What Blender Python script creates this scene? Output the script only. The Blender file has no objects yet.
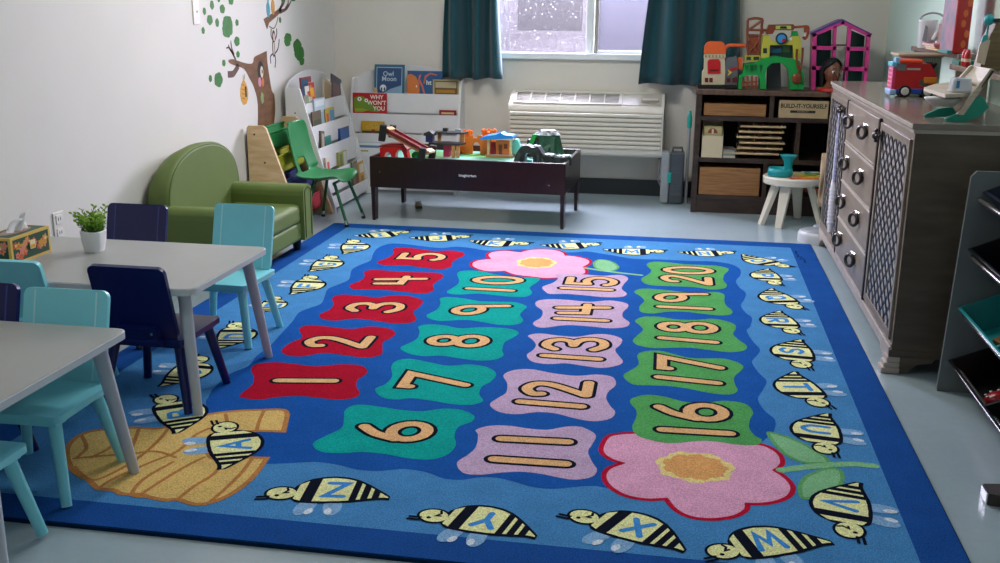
import bpy, math, random
from mathutils import Vector, Matrix, Euler
random.seed(7)
SC = bpy.context.scene
COL = SC.collection
PI = math.pi
R = math.radians

# ---------------------------------------------------------------- camera
CF, CPX, CPY, CPZ, PITCH, YAW, ROLL = 1032.80463, 2.02911841, -2.11075996, 1.26452292, .260179709, -.175606194, .00767636077
def cam_axes():
    f = Vector((math.sin(YAW)*math.cos(PITCH), math.cos(YAW)*math.cos(PITCH), -math.sin(PITCH)))
    r = Vector((math.cos(YAW), -math.sin(YAW), 0)); u = r.cross(f)
    c, s = math.cos(ROLL), math.sin(ROLL)
    return c*r+s*u, -s*r+c*u, f
AR, AU, AF = cam_axes()
CP = Vector((CPX, CPY, CPZ))
def at(px, py, x=None, y=None, z=None):
    """the point of the room on the plane x=, y= or z= that the photo shows at a pixel"""
    d = AF + AR*((px-500)/CF) - AU*((py-281.5)/CF)
    if x is not None: t = (x-CPX)/d.x
    elif y is not None: t = (y-CPY)/d.y
    else: t = (z-CPZ)/d.z
    return CP + d*t
cam = bpy.data.cameras.new('camera'); co = bpy.data.objects.new('camera', cam); COL.objects.link(co)
cam.sensor_width = 36; cam.lens = CF*36/1000; cam.clip_start = .05
co.matrix_world = Matrix(((AR.x, AU.x, -AF.x, CP.x), (AR.y, AU.y, -AF.y, CP.y), (AR.z, AU.z, -AF.z, CP.z), (0, 0, 0, 1)))
SC.camera = co

# ---------------------------------------------------------------- materials
def lin(h):
    h = h.lstrip('#'); o = []
    for i in (0, 2, 4):
        c = int(h[i:i+2], 16)/255
        o.append(c/12.92 if c <= .04045 else ((c+.055)/1.055)**2.4)
    return (*o, 1)
MATS = {}
def mat(name, col, rough=.6, metal=0, var=.0, vscale=20, bump=0, bscale=80, spec=.5, stretch=None, coat=0, alpha=1, sheen=0, var2=0, vscale2=300, col2=None):
    if name in MATS: return MATS[name]
    m = bpy.data.materials.new(name); m.use_nodes = True
    nt = m.node_tree; b = nt.nodes['Principled BSDF']
    b.inputs['Roughness'].default_value = rough; b.inputs['Metallic'].default_value = metal
    b.inputs['Specular IOR Level'].default_value = spec
    if coat: b.inputs['Coat Weight'].default_value = coat
    if sheen: b.inputs['Sheen Weight'].default_value = sheen
    if alpha < 1: b.inputs['Alpha'].default_value = alpha
    c = lin(col); b.inputs['Base Color'].default_value = c
    tc = nt.nodes.new('ShaderNodeTexCoord'); src = tc.outputs['Object']
    if stretch:
        mp = nt.nodes.new('ShaderNodeMapping'); mp.inputs['Scale'].default_value = stretch
        nt.links.new(src, mp.inputs['Vector']); src = mp.outputs['Vector']
    last = None
    for v, sc in ((var, vscale), (var2, vscale2)):
        if not v: continue
        n = nt.nodes.new('ShaderNodeTexNoise'); n.inputs['Scale'].default_value = sc; n.inputs['Detail'].default_value = 4
        nt.links.new(src, n.inputs['Vector'])
        mr = nt.nodes.new('ShaderNodeMapRange'); mr.inputs[1].default_value = .3; mr.inputs[2].default_value = .7
        mr.inputs[3].default_value = 1-v; mr.inputs[4].default_value = 1+v
        nt.links.new(n.outputs['Fac'], mr.inputs[0])
        if col2 and last is None:
            mr.inputs[3].default_value = 0; mr.inputs[4].default_value = 1
            mx = nt.nodes.new('ShaderNodeMix'); mx.data_type = 'RGBA'
            mx.inputs[6].default_value = c; mx.inputs[7].default_value = lin(col2)
            nt.links.new(mr.outputs[0], mx.inputs[0]); last = mx.outputs[2]; continue
        vm = nt.nodes.new('ShaderNodeVectorMath'); vm.operation = 'SCALE'
        if last is None: vm.inputs[0].default_value = c[:3]
        else: nt.links.new(last, vm.inputs[0])
        nt.links.new(mr.outputs[0], vm.inputs['Scale']); last = vm.outputs[0]
    if last is not None: nt.links.new(last, b.inputs['Base Color'])
    if bump:
        n = nt.nodes.new('ShaderNodeTexNoise'); n.inputs['Scale'].default_value = bscale; n.inputs['Detail'].default_value = 3
        nt.links.new(src, n.inputs['Vector'])
        bp = nt.nodes.new('ShaderNodeBump'); bp.inputs['Strength'].default_value = bump; bp.inputs['Distance'].default_value = .004
        nt.links.new(n.outputs['Fac'], bp.inputs['Height']); nt.links.new(bp.outputs[0], b.inputs['Normal'])
    MATS[name] = m
    return m
def rugmat(name, col): return mat('pile_'+name, col, rough=1, var=.08, vscale=9, var2=.34, vscale2=260, bump=.6, bscale=380, spec=.03)
def plastic(name, col, rough=.35): return mat(name, col, rough=rough, var=.03, vscale=15, spec=.5)
def paint(name, col, rough=.35, **k): return mat(name, col, rough=rough, var=.025, vscale=12, bump=.03, bscale=120, **k)
def wood(name, col, col2, rough=.45, stretch=(2, 2, 40), **k): return mat(name, col, rough=rough, var=.5, vscale=3, col2=col2, stretch=stretch, bump=.05, bscale=10, **k)

# ---------------------------------------------------------------- mesh builder
def crom(pts, closed=True, n=6, corners=()):
    """Catmull-Rom through points; indices in corners stay sharp"""
    N = len(pts); out = []
    dim = len(pts[0])
    P = [Vector(p) if dim == 3 else Vector((p[0], p[1], 0)) for p in pts]
    rng = range(N) if closed else range(N-1)
    for i in rng:
        p1, p2 = P[i], P[(i+1) % N]
        p0 = P[(i-1) % N] if (closed or i > 0) else p1
        p3 = P[(i+2) % N] if (closed or i < N-2) else p2
        if i in corners: p0 = p1
        if (i+1) % N in corners: p3 = p2
        for k in range(n):
            t = k/n
            out.append(.5*((2*p1)+(p2-p0)*t+(2*p0-5*p1+4*p2-p3)*t*t+(3*p1-p0-3*p2+p3)*t*t*t))
    if not closed: out.append(P[-1].copy())
    return out
def frame(d):
    d = d.normalized(); a = Vector((0, 0, 1)) if abs(d.z) < .9 else Vector((1, 0, 0))
    u = d.cross(a).normalized(); return u, d.cross(u).normalized()
class MB:
    def __init__(s): s.v = []; s.f = []; s.m = []; s.sm = []; s.slots = []; s.M = Matrix()
    def slot(s, m):
        if m not in s.slots: s.slots.append(m)
        return s.slots.index(m)
    def add(s, vs, fs, m, smooth=False):
        o = len(s.v); i = s.slot(m)
        s.v += [tuple(s.M @ Vector(p)) for p in vs]
        for f in fs: s.f.append([o+k for k in f]); s.m.append(i); s.sm.append(smooth)
        return s
    def box(s, c, size, m, rot=None, taper=1):
        x, y, z = size[0]/2, size[1]/2, size[2]/2; c = Vector(c)
        q = [(-x, -y, -z), (x, -y, -z), (x, y, -z), (-x, y, -z)]; t = taper
        q += [(-x*t, -y*t, z), (x*t, -y*t, z), (x*t, y*t, z), (-x*t, y*t, z)]
        rm = Euler(rot).to_matrix() if rot else Matrix.Identity(3)
        return s.add([c+rm@Vector(p) for p in q], [(3, 2, 1, 0), (4, 5, 6, 7), (0, 1, 5, 4), (1, 2, 6, 5), (2, 3, 7, 6), (3, 0, 4, 7)], m)
    def bx(s, x0, x1, y0, y1, z0, z1, m): return s.box(((x0+x1)/2, (y0+y1)/2, (z0+z1)/2), (x1-x0, y1-y0, z1-z0), m)
    def cone(s, p0, p1, r0, r1, m, n=14, caps=True, smooth=True):
        p0, p1 = Vector(p0), Vector(p1); u, w = frame(p1-p0); vs = []
        for p, r in ((p0, r0), (p1, r1)):
            for k in range(n):
                a = 2*PI*k/n; vs.append(p+u*(r*math.cos(a))+w*(r*math.sin(a)))
        s.add(vs, [(k, (k+1) % n, n+(k+1) % n, n+k) for k in range(n)], m, smooth)
        if caps:
            s.add(vs[:n], [tuple(range(n-1, -1, -1))], m); s.add(vs[n:], [tuple(range(n))], m)
        return s
    def tube(s, path, r, m, n=8, closed=False):
        path = [Vector(p) for p in path]; N = len(path); vs = []; u = None
        for i, p in enumerate(path):
            if closed: d = path[(i+1) % N]-path[i-1]
            else: d = path[min(i+1, N-1)]-path[max(i-1, 0)]
            d.normalize()
            if u is None: u, _ = frame(d)
            u = (u-d*u.dot(d)).normalized(); w = d.cross(u)
            rr = r[i] if isinstance(r, (list, tuple)) else r
            for k in range(n):
                a = 2*PI*k/n; vs.append(p+u*(rr*math.cos(a))+w*(rr*math.sin(a)))
        fs = []
        for i in range(N if closed else N-1):
            a, b = i*n, ((i+1) % N)*n
            fs += [(a+k, a+(k+1) % n, b+(k+1) % n, b+k) for k in range(n)]
        s.add(vs, fs, m, True)
        if not closed: s.add(vs[:n], [tuple(range(n-1, -1, -1))], m); s.add(vs[-n:], [tuple(range(n))], m)
        return s
    def lathe(s, prof, c, m, n=24, smooth=True, sx=1, sy=1):
        c = Vector(c); vs = []
        for r, z in prof:
            for k in range(n):
                a = 2*PI*k/n; vs.append(c+Vector((r*math.cos(a)*sx, r*math.sin(a)*sy, z)))
        fs = []
        for i in range(len(prof)-1):
            fs += [(i*n+k, i*n+(k+1) % n, (i+1)*n+(k+1) % n, (i+1)*n+k) for k in range(n)]
        s.add(vs, fs, m, smooth)
        if prof[0][0] > 1e-5: s.add(vs[:n], [tuple(range(n-1, -1, -1))], m)
        if prof[-1][0] > 1e-5: s.add(vs[-n:], [tuple(range(n))], m)
        return s
    def ell(s, c, rad, m, nu=16, nv=10, rot=None):
        c = Vector(c); rm = Euler(rot).to_matrix() if rot else Matrix.Identity(3); vs = []; fs = []
        for j in range(nv+1):
            t = PI*j/nv
            for k in range(nu):
                a = 2*PI*k/nu
                vs.append(c+rm@Vector((rad[0]*math.sin(t)*math.cos(a), rad[1]*math.sin(t)*math.sin(a), -rad[2]*math.cos(t))))
        for j in range(nv):
            fs += [(j*nu+k, j*nu+(k+1) % nu, (j+1)*nu+(k+1) % nu, (j+1)*nu+k) for k in range(nu)]
        return s.add(vs, fs, m, True)
    def poly(s, pts, m): return s.add(pts, [tuple(range(len(pts)))], m)
    def prism(s, pts, d, m, smooth=False):
        """extrude a planar polygon of 3-D points by the vector d"""
        d = Vector(d); n = len(pts); a = [Vector(p) for p in pts]; b = [p+d for p in a]
        nrm = Vector((0, 0, 0))
        for i in range(n):
            p, q = a[i], a[(i+1) % n]; nrm += Vector(((p.y-q.y)*(p.z+q.z), (p.z-q.z)*(p.x+q.x), (p.x-q.x)*(p.y+q.y)))
        flip = nrm.dot(d) > 0
        A = tuple(range(n)); 
        s.add(a, [A[::-1] if flip else A], m); s.add(b, [A if flip else A[::-1]], m)
        s.add(a+b, [((k, (k+1) % n, n+(k+1) % n, n+k) if flip else (n+k, n+(k+1) % n, (k+1) % n, k)) for k in range(n)], m, smooth)
        return s
    def grid(s, rows, m, closed_u=False, smooth=True):
        nu = len(rows[0]); vs = [p for r in rows for p in r]; fs = []
        for j in range(len(rows)-1):
            for k in range(nu if closed_u else nu-1):
                fs.append((j*nu+k, j*nu+(k+1) % nu, (j+1)*nu+(k+1) % nu, (j+1)*nu+k))
        return s.add(vs, fs, m, smooth)
    def text(s, string, size, m, M, align='CENTER', extrude=0, bold=0, sx=1):
        cu = bpy.data.curves.new('txt', 'FONT'); cu.body = string; cu.size = size; cu.align_x = align; cu.align_y = 'CENTER'
        cu.resolution_u = 3; cu.offset = bold; cu.extrude = extrude
        ob = bpy.data.objects.new('txt', cu); COL.objects.link(ob)
        dg = bpy.context.evaluated_depsgraph_get(); me = ob.evaluated_get(dg).to_mesh()
        vs = [M @ Vector((v.co.x*sx, v.co.y, v.co.z)) for v in me.vertices]; fs = [tuple(p.vertices) for p in me.polygons]
        ob.evaluated_get(dg).to_mesh_clear(); bpy.data.objects.remove(ob); bpy.data.curves.remove(cu)
        return s.add(vs, fs, m)
    def build(s, name, parent=None, bevel=0, seg=2, solid=0, sub=0):
        me = bpy.data.meshes.new(name); me.from_pydata(s.v, [], s.f)
        for m in s.slots: me.materials.append(m)
        for p, i, q in zip(me.polygons, s.m, s.sm): p.material_index = i; p.use_smooth = q
        me.update()
        o = bpy.data.objects.new(name, me); COL.objects.link(o)
        if parent is not None: o.parent = parent
        if solid:
            md = o.modifiers.new('solid', 'SOLIDIFY'); md.thickness = solid; md.offset = 0
        if bevel:
            md = o.modifiers.new('bevel', 'BEVEL'); md.width = bevel; md.segments = seg; md.limit_method = 'ANGLE'; md.angle_limit = R(35); md.use_clamp_overlap = True
        if sub:
            md = o.modifiers.new('sub', 'SUBSURF'); md.levels = md.render_levels = sub
        return o
def tag(o, label, cat, group=None, kind=None):
    o['label'] = label; o['category'] = cat
    if group: o['group'] = group
    if kind: o['kind'] = kind
    return o
def thing(name, label, cat, loc=(0, 0, 0), rz=0, group=None):
    o = bpy.data.objects.new(name, None); o.empty_display_size = .05; COL.objects.link(o)
    o.location = loc; o.rotation_euler = (0, 0, rz)
    return tag(o, label, cat, group)
def kids(o): return [c for c in bpy.data.objects if c.parent == o]
def copy_tree(o, parent=None):
    c = o.copy(); COL.objects.link(c); c.parent = parent
    for ch in kids(o): copy_tree(ch, c)
    return c
def struct(o): o['kind'] = 'structure'; return o
def shift(mb, loc):
    """express a mesh built in room coordinates relative to its thing's base"""
    l = Vector(loc); mb.v = [tuple(Vector(p)-l) for p in mb.v]; return mb
def single(mb, name, label, cat, group=None, loc=None, **k):
    """a thing that is one mesh: origin set at its base"""
    if loc is None:
        xs = [p[0] for p in mb.v]; ys = [p[1] for p in mb.v]; zs = [p[2] for p in mb.v]
        loc = ((min(xs)+max(xs))/2, (min(ys)+max(ys))/2, min(zs))
    shift(mb, loc); o = mb.build(name, **k); o.location = loc
    return tag(o, label, cat, group)

# ---------------------------------------------------------------- palette
white_wall = mat('white wall paint', '#d8d5ce', rough=.75, var=.02, vscale=3, bump=.06, bscale=90)
back_wall = mat('grey white wall paint', '#dad6ca', rough=.75, var=.02, vscale=3, bump=.06, bscale=90)
mint_wall = mat('mint wall paint', '#cfe6da', rough=.7, var=.02, vscale=3, bump=.06, bscale=90)
floor_m = mat('grey floor paint', '#9badb3', rough=.22, var=.05, vscale=2.2, var2=.02, vscale2=40, bump=.035, bscale=7, spec=.55)
dark_base = mat('dark vinyl base', '#20282b', rough=.5)
white_pl = plastic('white plastic', '#e6e4de')
white_lam = paint('white laminate', '#dedfdf', rough=.4)
black_pl = plastic('black plastic', '#0e0f11', .4)
chrome = mat('chrome', '#c9c9c9', rough=.18, metal=1)
brown_wood = wood('dark brown wood', '#33261f', '#1f1611', rough=.4)
# ---------------------------------------------------------------- the room
XL, XR, YB, YF, ZC = -.45, 3.28, 5.07, -3.2, 2.55
WX0, WX1, WZ0, WZ1 = .62, 1.86, .93, 2.1
m = MB(); m.bx(XL-.1, XR+.1, YF-.1, YB+.1, -.1, 0, floor_m); struct(m.build('floor'))
m = MB(); m.bx(XL-.1, XR+.1, YF-.1, YB+.1, ZC, ZC+.1, mat('ceiling paint', '#e8e8e4', .8)); struct(m.build('ceiling'))
m = MB(); m.bx(XL-.1, XL, YF, YB, 0, ZC, white_wall); struct(m.build('wall_left'))
m = MB(); m.bx(XR, XR+.1, YF, YB, 0, ZC, mint_wall); struct(m.build('wall_right'))
m = MB(); m.bx(XL-.1, XR+.1, YF-.1, YF, 0, ZC, white_wall); struct(m.build('wall_front'))
m = MB()
m.bx(XL-.1, WX0, YB, YB+.1, 0, ZC, back_wall); m.bx(WX1, XR+.1, YB, YB+.1, 0, ZC, back_wall)
m.bx(WX0, WX1, YB, YB+.1, 0, WZ0, back_wall); m.bx(WX0, WX1, YB, YB+.1, WZ1, ZC, back_wall)
struct(m.build('wall_back'))
m = MB(); m.bx(.5, XR, YB-.012, YB, 0, .11, dark_base); struct(m.build('baseboard_back'))
# window: white vinyl slider, left fixed light and right sash with a screen
vinyl = paint('white vinyl', '#e9eeee', .3)
m = MB(); F = .035
m.bx(WX0, WX1, YB-.035, YB+.08, WZ0-.01, WZ0+.03, vinyl)           # sill rail
m.bx(WX0, WX1, YB+.0, YB+.08, WZ1-F, WZ1, vinyl)
m.bx(WX0, WX0+F, YB+.0, YB+.08, WZ0, WZ1, vinyl); m.bx(WX1-F, WX1, YB+.0, YB+.08, WZ0, WZ1, vinyl)
m.bx(1.335, 1.385, YB-.005, YB+.06, WZ0+.03, WZ1-F, vinyl); m.bx(1.39, 1.415, YB+.02, YB+.06, WZ0+.03, WZ1-F, mat('grey track', '#9b9a90', .5))
m.bx(1.41, WX1-F, YB+.015, YB+.05, WZ0+.03, WZ0+.052, vinyl)
w = struct(m.build('window_1', bevel=.003))
def pane_mat(name, tint, frost, drops, tcol):
    p = bpy.data.materials.new(name); p.use_nodes = True; nt = p.node_tree; nt.nodes.clear()
    out = nt.nodes.new('ShaderNodeOutputMaterial'); tr = nt.nodes.new('ShaderNodeBsdfTransparent'); tr.inputs[0].default_value = lin(tint)
    gl = nt.nodes.new('ShaderNodeBsdfGlossy'); gl.inputs['Roughness'].default_value = .05
    tl = nt.nodes.new('ShaderNodeBsdfTranslucent'); tl.inputs[0].default_value = lin(tcol)
    mx = nt.nodes.new('ShaderNodeMixShader'); mx.inputs[0].default_value = .05
    nt.links.new(tr.outputs[0], mx.inputs[1]); nt.links.new(gl.outputs[0], mx.inputs[2])
    m2 = nt.nodes.new('ShaderNodeMixShader'); nt.links.new(mx.outputs[0], m2.inputs[1]); nt.links.new(tl.outputs[0], m2.inputs[2])
    tc = nt.nodes.new('ShaderNodeTexCoord')
    if drops:
        vo = nt.nodes.new('ShaderNodeTexVoronoi'); vo.inputs['Scale'].default_value = 34; nt.links.new(tc.outputs['Object'], vo.inputs['Vector'])
        no = nt.nodes.new('ShaderNodeTexNoise'); no.inputs['Scale'].default_value = 30; nt.links.new(tc.outputs['Object'], no.inputs['Vector'])
        a = nt.nodes.new('ShaderNodeMath'); a.operation = 'MULTIPLY_ADD'; a.inputs[1].default_value = .5; nt.links.new(no.outputs['Fac'], a.inputs[0]); nt.links.new(vo.outputs['Distance'], a.inputs[2])
        lt = nt.nodes.new('ShaderNodeMapRange'); lt.inputs[1].default_value = .355; lt.inputs[2].default_value = .40; lt.inputs[3].default_value = .95; lt.inputs[4].default_value = frost
        nt.links.new(a.outputs[0], lt.inputs[0]); nt.links.new(lt.outputs[0], m2.inputs[0])
    else:
        wv = nt.nodes.new('ShaderNodeTexNoise'); wv.inputs['Scale'].default_value = 160; mp = nt.nodes.new('ShaderNodeMapping'); mp.inputs['Scale'].default_value = (1, 1, 3)
        nt.links.new(tc.outputs['Object'], mp.inputs[0]); nt.links.new(mp.outputs[0], wv.inputs['Vector'])
        lt = nt.nodes.new('ShaderNodeMapRange'); lt.inputs[1].default_value = .3; lt.inputs[2].default_value = .7; lt.inputs[3].default_value = frost-.15; lt.inputs[4].default_value = frost+.15
        nt.links.new(wv.outputs['Fac'], lt.inputs[0]); nt.links.new(lt.outputs[0], m2.inputs[0])
    nt.links.new(m2.outputs[0], out.inputs[0]); return p
m = MB(); m.bx(WX0+F, 1.36, YB+.03, YB+.034, WZ0+.03, WZ1-F, pane_mat('rain wet glass', '#e0deea', .04, True, '#5a5a60')); struct(m.build('pane', w))
m = MB(); m.bx(1.41, WX1-F, YB+.036, YB+.040, WZ0+.05, WZ1-F, pane_mat('insect screen', '#c2c1d2', .35, False, '#3c3c44')); struct(m.build('screen', w))
# what the window looks on to
m = MB()
sid = mat('neighbour siding', '#85838d', .9, var=.12, vscale=1.2)
m.bx(-4, 6, 8.2, 8.4, -.5, 3.2, sid)
for k in range(18): m.bx(-4, 6, 8.185, 8.2, -.4+k*.2, -.4+k*.2+.17, sid)
qa, qb = at(518, 30, y=8.2), at(582, 30, y=8.2); m.bx(qa.x, qb.x, 8.17, 8.2, qa.z, 2.2, mat('dark opening', '#3e3c45', .6))
struct(m.build('wall_neighbour'))
m = MB(); m.bx(-4, 6, 5.3, 8.2, -.15, -.05, mat('outside paving', '#a9a9ad', .9)); struct(m.build('trim_1'))

# ---------------------------------------------------------------- light
wd = bpy.data.worlds.new('sky'); SC.world = wd; wd.use_nodes = True
bg = wd.node_tree.nodes['Background']; bg.inputs[0].default_value = (.86, .88, 1, 1); bg.inputs[1].default_value = .6
def area(name, loc, rot, sx, sy, power, col):
    l = bpy.data.lights.new(name, 'AREA'); l.shape = 'RECTANGLE'; l.size = sx; l.size_y = sy; l.energy = power; l.color = col
    o = bpy.data.objects.new(name, l); COL.objects.link(o); o.location = loc; o.rotation_euler = rot; return o
area('daylight', (1.25, 5.62, 2.0), (R(-72), 0, 0), 2.2, 1.3, 640, (1.0, .985, .955))
area('fill_light', (1.25, 2.6, ZC-.03), (0, 0, 0), 1.2, 0.35, 26, (1.0, .97, .93))  # unseen fill lamp, added to brighten the middle of the room
area('fill_light', (.9, -.4, ZC-.03), (0, 0, 0), 1.2, 0.35, 5, (1.0, .97, .93))  # second added fill, weaker, over the near part of the room
SC.view_settings.view_transform = 'Standard'; SC.view_settings.look = 'None'; SC.view_settings.gamma = 1
SC.view_settings.use_curve_mapping = False; SC.view_settings.exposure = 0.75

# ---------------------------------------------------------------- the rug
RW, RD, RZ = 2.74, 3.66, .012
navy, wave_lt, wave_dk = rugmat('navy border', '#1a4c92'), rugmat('light blue', '#4583b8'), rugmat('royal blue', '#17529f')
red, teal, lilac, green = rugmat('red', '#a30e29'), rugmat('teal', '#0a9a92'), rugmat('lilac', '#b9a0bd'), rugmat('green', '#4f9a55')
tan, blk, bee_y = rugmat('tan', '#d8ab78'), rugmat('black', '#0b1322'), rugmat('pale yellow', '#e0e2a2')
pink, crim, leaf_g, leaf_d = rugmat('pink', '#d8a0bd'), rugmat('crimson', '#b01334'), rugmat('leaf green', '#7db685'), rugmat('leaf edge green', '#5f9f62')
wing, wing_hi, let_b = rugmat('wing blue', '#7fa9cf'), rugmat('wing white', '#cfdbe4'), rugmat('letter blue', '#3f8bd0')
hive_y, hive_b, yel = rugmat('hive yellow', '#d3b36c'), rugmat('hive brown', '#b07a45'), rugmat('flower yellow', '#e2d189')
org = rugmat('flower orange', '#d9a063')
rug = MB()
rug.bx(0, RW, 0, RD, 0, RZ, navy)
rug.bx(-.004, RW+.004, -.004, RD+.004, 0, .009, rugmat('dark binding', '#0c2c4e'))
LAY = [RZ]
def layer():
    LAY[0] += .00022; return LAY[0]
def zoomed(x0, y0, s, pts): return [(x0+p[0]/s, y0+p[1]/s) for p in pts]
def floorpts(px): return [at(x, y, z=RZ) for x, y in px]
def flat(pts, z, m): rug.poly([(p[0], p[1], z) for p in pts], m)
def disc(c, rx, ry, z, m, rot=0, n=20):
    cs, sn = math.cos(rot), math.sin(rot)
    flat([(c[0]+rx*math.cos(2*PI*k/n)*cs-ry*math.sin(2*PI*k/n)*sn, c[1]+rx*math.cos(2*PI*k/n)*sn+ry*math.sin(2*PI*k/n)*cs) for k in range(n)], z, m)
SZ = [0]
def stroke(pts, r, z, m, n=10):
    """a thick line on the rug as one mitred ribbon with round ends; each stroke lies a hair above the last"""
    SZ[0] = (SZ[0]+1) % 6; z += SZ[0]*.000012
    P = []
    for p in pts:
        q = Vector((p[0], p[1], 0))
        if not P or (q-P[-1]).length > 1e-5: P.append(q)
    closed = (P[0]-P[-1]).length < 1e-5 and len(P) > 3
    if closed: P.pop()
    N = len(P); Lf = []; Rt = []
    for i, p in enumerate(P):
        a = P[i-1] if (closed or i) else None; b = P[(i+1) % N] if (closed or i < N-1) else None
        d0 = (p-a).normalized() if a is not None else (b-p).normalized(); d1 = (b-p).normalized() if b is not None else d0
        n0, n1 = Vector((-d0.y, d0.x, 0)), Vector((-d1.y, d1.x, 0)); q = n0+n1
        q = q.normalized() if q.length > 1e-4 else n0
        k = r/max(.45, q.dot(n0)); Lf.append(p+q*k); Rt.append(p-q*k)
    M_ = N if closed else N-1
    vs = [(v.x, v.y, z) for v in Lf+Rt]
    rug.add(vs, [(N+i, N+(i+1) % N, (i+1) % N, i) for i in range(M_)], m)
    if not closed:
        for e, o in ((0, 1), (N-1, N-2)):
            d = (P[e]-P[o]).normalized(); nn = Vector((-d.y, d.x, 0))
            flat([P[e]+nn*r*math.cos(t)*-1+d*r*math.sin(t) for t in [PI*k/8 for k in range(9)]], z, m)
def clampin(p, x0, x1, y0, y1): return (min(max(p[0], x0), x1), min(max(p[1], y0), y1))
BI = .115
z = layer(); flat([(BI, BI), (RW-BI, BI), (RW-BI, RD-BI), (BI, RD-BI)], z, wave_lt)
wv = [(340,284),(349,279.4),(351.7,270),(360,265),(370.6,260.5),(373,254),(378,248),(390,243.8),(406.6,244.3),(424.6,246.6),(441,248),(457,246.8),(473,248.4),(489,250.6),(528,249.5),(568,252.5),(586,251.5),(604,254),(622,257),(636,259),(663,259.7),(690,261),(711.6,261.5),(729.6,264),(739.5,268.7),(740.4,275),(736,281),(739.5,287.6),(745.8,293),(744,300),(741,305.6),(745.8,313),(752,318),(750,327),(746.7,331),(753,341.6),(760,349.7),(756.6,356),(752,362),(758,372),(766.5,381),(763,390),(758,399),(764,410),(775,420),(774,430.6),(768,437),(735,460),(660,487),(613,488.5),(593.6,486),(571.6,487.4),(552,489),(532,487),(514.4,482),(497,478),(479,477.5),(461.6,480),(444,478.6),(428.6,473),(413,470),(400.6,469),(380.6,471),(358.5,470),(338.4,465),(316,462),(294,463),(266,464),(235,462),(214,440),(206,405),(208,398),(214,388),(230,374),(248.4,366),(256.5,356),(270,346),(280,335),(292,322),(299,312.7),(310,308),(321,303.7),(325,295.6),(328,289)]
flat(crom([tuple(p) for p in floorpts(wv)], n=4), layer(), wave_dk)
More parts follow.
